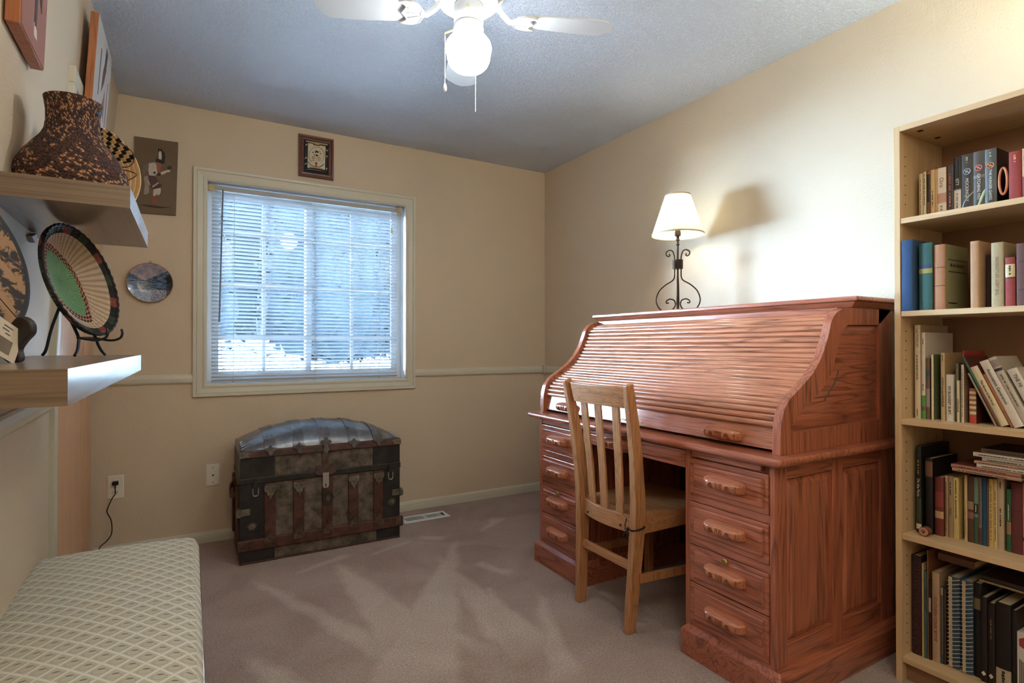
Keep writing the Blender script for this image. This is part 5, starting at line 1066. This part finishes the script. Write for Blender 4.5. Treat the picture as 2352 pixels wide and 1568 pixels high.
B('low dark brown book set back on the second shelf', -2.8315, -2.856, z, .163, xs+.06, .12, (58, 44, 36), g2, cloth=True)
B('beige cloth book with faint title on the second shelf', -2.858, -2.887, z, .191, xs+.02, .15, (168, 148, 112), g2, cloth=True, title=('THE LADY OF LONDON', .0105, 't', .48, 'up'))
B('small red book with cream label on the second shelf', -2.8905, -2.913, z, .143, xs+.02, .11, (140, 52, 48), g2, cloth=True, bands=[(.60, .86, (196, 172, 124)), (.57, .59, (60, 34, 30))], marks=('k', [(.64, .83)]))
B('dark reddish brown leather book at the right of the second shelf', -2.916, -2.945, z, .180, xs+.02, .13, (92, 58, 50), g2, cloth=True, bands=[(.70, .72, (60, 40, 36)), (.25, .27, (60, 40, 36))])
for k, (a, h, c) in enumerate(((-2.948, .19, (110, 84, 60)), (-2.976, .17, (70, 84, 70)))): B(['brown cloth book last on the second shelf', 'sage cloth book last on the second shelf'][k], a, a-.026, z, h, xs+.02, .14, c, g2, cloth=True)
z = SZ[2]; xs = -.262
B('tall white picture book at the left end of the middle shelf', -2.6365, -2.653, z, .312, xs, .20, (216, 200, 172), g3, cover=(196, 170, 144), title=('LAS PORTLEY', .0105, 't', .86), bands=[], marks=('t', [(.42, .68), (.03, .10)]))
B('white book with green picture at the foot of its spine on the middle shelf', -2.6545, -2.666, z, .287, xs+.004, .20, (224, 214, 200), g3, bands=[(.0, .27, (84, 150, 74)), (.10, .15, (190, 150, 130))], marks=('k', [(.33, .40), (.86, .93)]))
B('thin brown and grey book on the middle shelf', -2.6675, -2.679, z, .202, xs+.004, .16, (112, 88, 70), g3, cover=(96, 66, 56), bands=[(.2, .5, (150, 140, 130)), (.7, .8, (60, 90, 90))])
B('thin ivory book with green photograph cover on the middle shelf', -2.6835, -2.690, z, .214, xs+.003, .16, (222, 204, 172), g3, cover=(98, 108, 72))
B('slim tan book DANNY and the DINOSAUR on the middle shelf', -2.707, -2.7185, z, .220, xs+.01, .16, (190, 164, 122), g3, title=('DANNY and the DINOSAUR', .0078, 'k', .42), marks=('k', [(.88, .96)]))
B('short thick white book MY BLANKET BURT on the middle shelf', -2.7205, -2.7405, z, .150, xs+.012, .14, (216, 206, 188), g3, title=('MY BLANKET BURT', .0105, 'k', .45))
B('olive grey book with speckled spine on the middle shelf', -2.7445, -2.7515, z, .187, xs+.02, .15, (112, 112, 92), g3, bands=[(.3, .9, (126, 124, 100))], marks=('t', [(.68, .95)]))
B('small ivory reader with black title on the middle shelf', -2.7525, -2.7585, z, .132, xs+.006, .13, (222, 206, 172), g3, title=('LITTLE HOUSE', .0065, 'k', .4))
B('thin red book behind the ivory readers on the middle shelf', -2.7592, -2.7632, z, .227, xs+.03, .15, (160, 58, 54), g3)
B('ivory reader with pinkish cover on the middle shelf', -2.764, -2.771, z, .183, xs+.006, .15, (220, 204, 176), g3, cover=(176, 140, 116), marks=('k', [(.10, .92)]))
B('small book with red and cream striped spine on the middle shelf', -2.783, -2.8005, z, .110, xs+.01, .11, (150, 96, 74), g3, cover=(90, 46, 42), bands=[(.0, .24, (186, 70, 60)), (.26, .34, (216, 198, 160)), (.42, .49, (216, 198, 160)), (.56, .63, (216, 198, 160)), (.70, .77, (206, 188, 150)), (.84, .91, (206, 188, 150))])
A = 23.5
B('very thin dark booklet leaning left first of the leaning row', -2.8505, -2.8555, z, .170, xs, .15, (60, 60, 52), g3, rot=A, bands=[(0, 1, (150, 138, 104))])
B('green and maroon leaning picture book on the middle shelf', -2.857, -2.864, z, .225, xs, .17, (40, 92, 66), g3, cover=(94, 50, 46), rot=A, bands=[(.0, .55, (104, 52, 46))])
B('leaning cream spined book with red cover on the middle shelf', -2.8648, -2.8845, z, .190, xs, .16, (214, 198, 162), g3, cover=(150, 62, 58), rot=A, bands=[], title=('The Home of the Road', .0085, 'k', .55))
B('thin orange leaning book on the middle shelf', -2.8865, -2.8955, z, .168, xs+.004, .15, (186, 126, 70), g3, cover=(160, 96, 60), rot=A, bands=[(.0, .30, (170, 110, 84))])
B('thick white leaning book Association Generation on the middle shelf', -2.8975, -2.9205, z, .210, xs-.004, .16, (216, 206, 192), g3, rot=A, title=('Association Generation', .0118, 'k', .60), bands=[])
B('grey white leaning book with flower picture at its top on the middle shelf', -2.9232, -2.9432, z, .222, xs-.002, .16, (190, 182, 166), g3, rot=A, bands=[(.86, .96, (150, 132, 124)), (.80, .84, (50, 44, 42))], marks=('t', [(.3, .75)]))
B('white leaning book at the right edge of the middle shelf', -2.952, -2.977, z, .185, xs, .16, (214, 206, 192), g3, rot=A, title=('THE HI', .013, 'k', .8))
z = SZ[3]; xs = -.266
B('tall black and green book On the Farm at the left end of the fourth shelf', -2.6405, -2.656, z, .286, xs, .20, (22, 22, 20), g4, bands=[(.10, .40, (52, 60, 38)), (.04, .10, (206, 196, 176))], title=('On the Farm', .0115, 'w', .52), marks=('g', [(.66, .84)]))
B('black book with small brown top label on the fourth shelf', -2.663, -2.684, z, .249, xs+.01, .18, (24, 20, 20), g4, bands=[(.76, .96, (110, 74, 60))])
B('red and maroon patterned book on the fourth shelf', -2.6865, -2.7105, z, .190, xs+.02, .15, (112, 50, 46), g4, cover=(90, 38, 38), bands=[(.5, .75, (140, 64, 60)), (.30, .42, (196, 160, 120))])
B('thin tan book with dark title on the fourth shelf', -2.7112, -2.7185, z, .198, xs+.03, .14, (186, 150, 100), g4, marks=('k', [(.1, .9)]))
B('grey tan paperback on the fourth shelf', -2.7192, -2.7335, z, .199, xs+.03, .14, (158, 134, 104), g4, title=("Kelly's", .009, 'k', .42), marks=('k', [(.7, .9)]))
B('cream paperback with small title lines on the fourth shelf', -2.7342, -2.748, z, .197, xs+.03, .14, (206, 182, 120), g4, marks=('k', [(.34, .96)]), bands=[(0, .0001, (206, 182, 120))])
B('thin ivory book after the dark gap on the fourth shelf', -2.761, -2.7685, z, .209, xs+.035, .14, (204, 180, 136), g4, marks=('t', [(.1, .5)]))
B('brown book with cream figures on the fourth shelf', -2.769, -2.785, z, .208, xs+.035, .14, (84, 58, 46), g4, bands=[(.50, .62, (150, 126, 100)), (.36, .46, (140, 96, 80))])
B('teal and green book on the fourth shelf', -2.7855, -2.797, z, .208, xs+.035, .14, (108, 134, 116), g4, bands=[(.0, .4, (62, 86, 66)), (.45, .6, (40, 44, 40))], marks=('w', [(.48, .58)]))
B('grey brown mottled book on the fourth shelf', -2.7975, -2.806, z, .209, xs+.035, .14, (128, 110, 92), g4, bands=[(.0, .25, (96, 50, 44))], marks=('k', [(.3, .9)]))
B('deep blue book on the fourth shelf', -2.8065, -2.818, z, .211, xs+.035, .14, (26, 74, 106), g4)
B('very thin brown booklet beside the deep blue book', -2.8188, -2.8228, z, .211, xs+.035, .14, (112, 74, 54), g4)
B('mustard yellow book on the fourth shelf', -2.8233, -2.835, z, .211, xs+.035, .14, (200, 168, 100), g4, marks=('t', [(.1, .9)]))
B('narrow cream book beside the mustard yellow one', -2.8355, -2.844, z, .212, xs+.035, .14, (206, 186, 136), g4, marks=('k', [(.1, .85)]))
B('pale grey beige book on the fourth shelf', -2.8445, -2.860, z, .224, xs+.035, .14, (186, 166, 136), g4, marks=('k', [(.32, .56), (.84, .92)]))
B('green book with white lettering on the fourth shelf', -2.866, -2.877, z, .189, xs+.035, .14, (46, 92, 62), g4, bands=[(.28, .48, (150, 120, 90))], marks=('w', [(.5, .75)]))
B('maroon cloth hardback on the fourth shelf', -2.8775, -2.9025, z, .211, xs+.035, .14, (96, 44, 44), g4, cloth=True, bands=[(.60, .61, (60, 28, 28))])
B('salmon pink paperback at the right edge of the fourth shelf', -2.9035, -2.926, z, .213, xs+.035, .14, (190, 112, 82), g4, bands=[(.20, .25, (60, 60, 40))], marks=('k', [(.5, .85)]))
B('brown book last in view on the fourth shelf', -2.928, -2.952, z, .21, xs+.035, .14, (120, 84, 60), g4)
gl = 'books lying flat on the fourth shelf row'
zt = z+.2245
for lab, a, bnd, t_, c, cov in (('lower tan book of the two lying across the row on the fourth shelf', -2.745, .170, .010, (176, 140, 110), (120, 84, 66)), ('upper reddish book of the two lying across the row on the fourth shelf', -2.742, .172, .011, (170, 112, 92), (110, 60, 50)),
                           ('white spined magazine with grey end lying on the reddish book', -2.808, .150, .012, (200, 190, 172), (110, 112, 96)), ('thin pink spined magazine in the flat pile', -2.802, .150, .008, (196, 150, 124), (150, 130, 110)), ('dark grey spined magazine in the flat pile', -2.822, .150, .012, (176, 166, 150), (60, 62, 74)),
                           ('white spined magazine with red end in the flat pile', -2.800, .150, .013, (206, 196, 180), (150, 70, 56)), ('brown dark book topmost of the flat pile', -2.820, .150, .014, (92, 76, 60), (34, 28, 26))):
    B(lab, a, a-t_, zt, bnd, xs-.006, .17, c, gl, cover=cov, lying=1, marks=('k', [(.1, .8)])); zt += t_+.0006
m_log = simple('birch_log_end', (196, 140, 110), .7, var=.1); m_bk = simple('log_bark', (110, 66, 50), .8, var=.3, bump=.5, bscale=80)
lg = thing('log_round', 'small cut log standing on end with dark print on its face on the fourth shelf', 'ornament', (-.285, -2.677, SZ[3]))
obj('bark', MB().lathe([(.0135, 0), (.015, .004), (.015, .022), (.0135, .026)], n=20, M=Matrix.Translation((-.273, -2.6765, SZ[3]+.0155)) @ Matrix.Rotation(-PI/2, 4, 'Y') @ Matrix.Scale(1, 4)), m_bk, lg, smooth=50)
obj('cut_face', MB().lathe([(0, 0), (.0128, 0), (.0128, .0006), (0, .0006)], n=20, M=Matrix.Translation((-.2989, -2.6765, SZ[3]+.0155)) @ Matrix.Rotation(-PI/2, 4, 'Y')), m_log, lg)
bb = MB()
for (dy, dz, r_) in ((0, -.002, .0035), (-.005, .003, .0018), (-.0015, .005, .0018), (.003, .0045, .0018), (.006, .001, .0016)): bb.lathe([(r_, 0), (r_, .0004), (0, .0004)], n=10, M=Matrix.Translation((-.2996, -2.6765+dy, SZ[3]+.0155+dz)) @ Matrix.Rotation(-PI/2, 4, 'Y'))
obj('paw_print', bb, ink('k'), lg)
z = SZ[4]; xs = -.276
r = B('large dark maroon embossed leather book at the left end of the bottom shelf', -2.631, -2.658, z, .327, xs, .21, (52, 26, 26), g5, cloth=True)
bb = MB(); rng = random.Random(5)
for k in range(46):
    zc = .02+.29*k/46; bb.bar([(-.0012, -.004-.004*rng.random(), zc), (-.0018, -.0135+.003*rng.gauss(0, 1), zc+.004*rng.gauss(0, 1)), (-.0012, -.021+.004*rng.random()-.002, zc+.003*rng.gauss(0, 1))], .0012, .0024, (1, 0, 0))
cvr = [c_ for c_ in r.children if c_.name.startswith('cover')][0]; obj('embossing', bb, simple('embossed_leather', (74, 40, 40), .4), cvr, label='raised scrolling ornament')
B('thin cream book beside the embossed one on the bottom shelf', -2.6605, -2.666, z, .308, xs, .2, (190, 162, 112), g5)
B('thin teal book on the bottom shelf', -2.6665, -2.674, z, .285, xs, .2, (62, 92, 92), g5, bands=[(.55, .8, (52, 72, 66))])
B('thin tall rust coloured folder on the bottom shelf', -2.6745, -2.6785, z, .354, xs+.003, .2, (130, 84, 58), g5)
B('thin black booklet with white ornament on the bottom shelf', -2.6795, -2.6855, z, .259, xs+.002, .2, (34, 28, 28), g5, bands=[(.60, .78, (170, 166, 160))])
B('light tan book with faded red lettering on the bottom shelf', -2.6875, -2.708, z, .289, xs+.004, .2, (176, 148, 120), g5, title=('SOUTHERN COOK BOOK', .0125, 'r', .48))
B('narrow grey and brown book left of the spiral notebooks', -2.7095, -2.716, z, .245, xs+.01, .2, (90, 84, 78), g5, bands=[(.0, .12, (52, 70, 84)), (.9, 1, (160, 150, 130))])
B('narrow dark brown book left of the spiral notebooks', -2.7168, -2.7228, z, .243, xs+.012, .2, (70, 54, 46), g5)
m_coilw = simple('white_spiral_wire', (206, 202, 190), .35, metal=.4, var=.05)
def spiral(lab, y0, y1, h, zz0):
    r = book(lab, y0, y1, zz0, h, -.262, .2, (92, 124, 150), g5, bands=[(0, 1, (104, 134, 158)), (0.001, .999, (92, 120, 146))]); r.name = 'spiral_notebook'; w_ = abs(y0-y1)
    obj('page_edge', MB().box(-.003, .001, -w_*.36, -.0005, .001, h-.001), simple('cream_card', (206, 188, 156), .8), r)
    bb = MB(); nT = 22
    for k in range(nT):
        zc = .012+(h-.02)*k/(nT-1); bb.tube([(-.002+.006*math.cos(t_)-.004, -w_*.55+(w_*.62)*math.sin(t_), zc-.006*math.sin(t_)) for t_ in [PI*.5+PI*q/10 for q in range(11)]], .0011, 5)
    obj('spiral_wire', bb, m_coilw, r, smooth=60)
spiral('left one of the two blue spiral bound notebooks on the bottom shelf', -2.7305, -2.757, .288, z); spiral('right one of the two blue spiral bound notebooks on the bottom shelf', -2.7665, -2.791, .288, z)
B('thick black binder right of the spiral notebooks', -2.793, -2.8125, z, .290, xs+.02, .2, (20, 18, 18), g5, bands=[(.72, .84, (120, 106, 70))])
dia = [(.035, .055)]
def volume(lab, a, b_, h, white=None):
    r = B(lab, a, b_, z, h, xs+.008, .2, (26, 20, 20), g5, marks=white if white else ()); w_ = abs(a-b_); zc = .026
    bb = MB(); q = .006; bb.add([(-.0010, -w_/2-q, zc), (-.0010, -w_/2, zc-q*1.3), (-.0010, -w_/2+q, zc), (-.0010, -w_/2, zc+q*1.3)], [(0, 1, 2, 3)]); obj('diamond_mark', bb, ink('w'), [c_ for c_ in r.children if c_.name.startswith('cover')][0])
volume('black volume with white diamond mark, left of a similar pair on the bottom shelf', -2.814, -2.8305, .257)
volume('black volume with white diamond and pale vertical lettering on the bottom shelf', -2.8315, -2.849, .246, ('t', [(.55, .80)]))
B('black volume with white paper sticker near its foot on the bottom shelf', -2.851, -2.887, z, .256, xs+.008, .2, (24, 19, 19), g5, bands=[(.04, .24, (176, 162, 136))], marks=('k', [(.06, .22)]))
volume('black volume with white diamond beside the white box on the bottom shelf', -2.8885, -2.900, .247)
bx = thing('white_box', 'white printed box at the right edge of the bottom shelf', 'box', (-.2, -2.915, z))
b0 = obj('carton', MB().box(-.270, -.08, -2.935, -2.9015, z, z+.190), simple('white_carton', (206, 196, 182), .6, var=.03), bx, bevel=.001)
bb = MB()
for k in range(7):
    y = -2.908-.0035*k; bb.box(-.2708, -.2698, y-.0008, y+.0008, z+.10-.06, z+.112-.003*(k % 3))
obj('box_print', bb, ink('k'), b0); obj('box_picture', MB().prism([(-2.907, z+.150), (-2.930, z+.140), (-2.932, z+.168), (-2.918, z+.178), (-2.906, z+.170)], 'x', -.2708, -.2698), ink('r'), b0)
B('brown book lying across the top of the bottom shelf row', -2.690, -2.7125, z+.3275-.006, .098, -.235, .17, (110, 80, 60), 'books lying flat on the bottom shelf row', cover=(150, 116, 90), lying=1)
B('thin cream magazine lying on the black volumes', -2.800, -2.806, z+.2915, .150, -.235, .17, (186, 166, 130), 'books lying flat on the bottom shelf row', cover=(120, 100, 80), lying=1, marks=('k', [(.1, .9)]))
B('dark book lying topmost on the black volumes', -2.802, -2.815, z+.2985, .150, -.232, .17, (54, 40, 36), 'books lying flat on the bottom shelf row', lying=1)
# ------------------------------------------------------------------ floor lamp beyond the bookcase
tl = thing('torchiere_lamp', 'tall floor lamp with upturned bowl standing right of the bookcase', 'lamp', (-.33, -3.62, 0)); c = (-.33, -3.62, 0)
obj('base', MB().lathe([(0, 0), (.13, 0), (.13, .012), (.05, .03), (.014, .04), (0, .04)], c, 32), m_iron, tl, smooth=40)
obj('pole', MB().lathe([(.012, .03), (.012, 1.70), (0, 1.70)], c, 16), m_iron, tl, smooth=40)
obj('bowl', MB().lathe([(.012, 1.69), (.06, 1.70), (.12, 1.755), (.17, 1.842), (.166, 1.842), (.115, 1.762), (.055, 1.712), (0, 1.708)], c, 40, cap=False), m_iron, tl, smooth=50)
TORCH_BULB.location = (-.33, -3.62, 1.795)
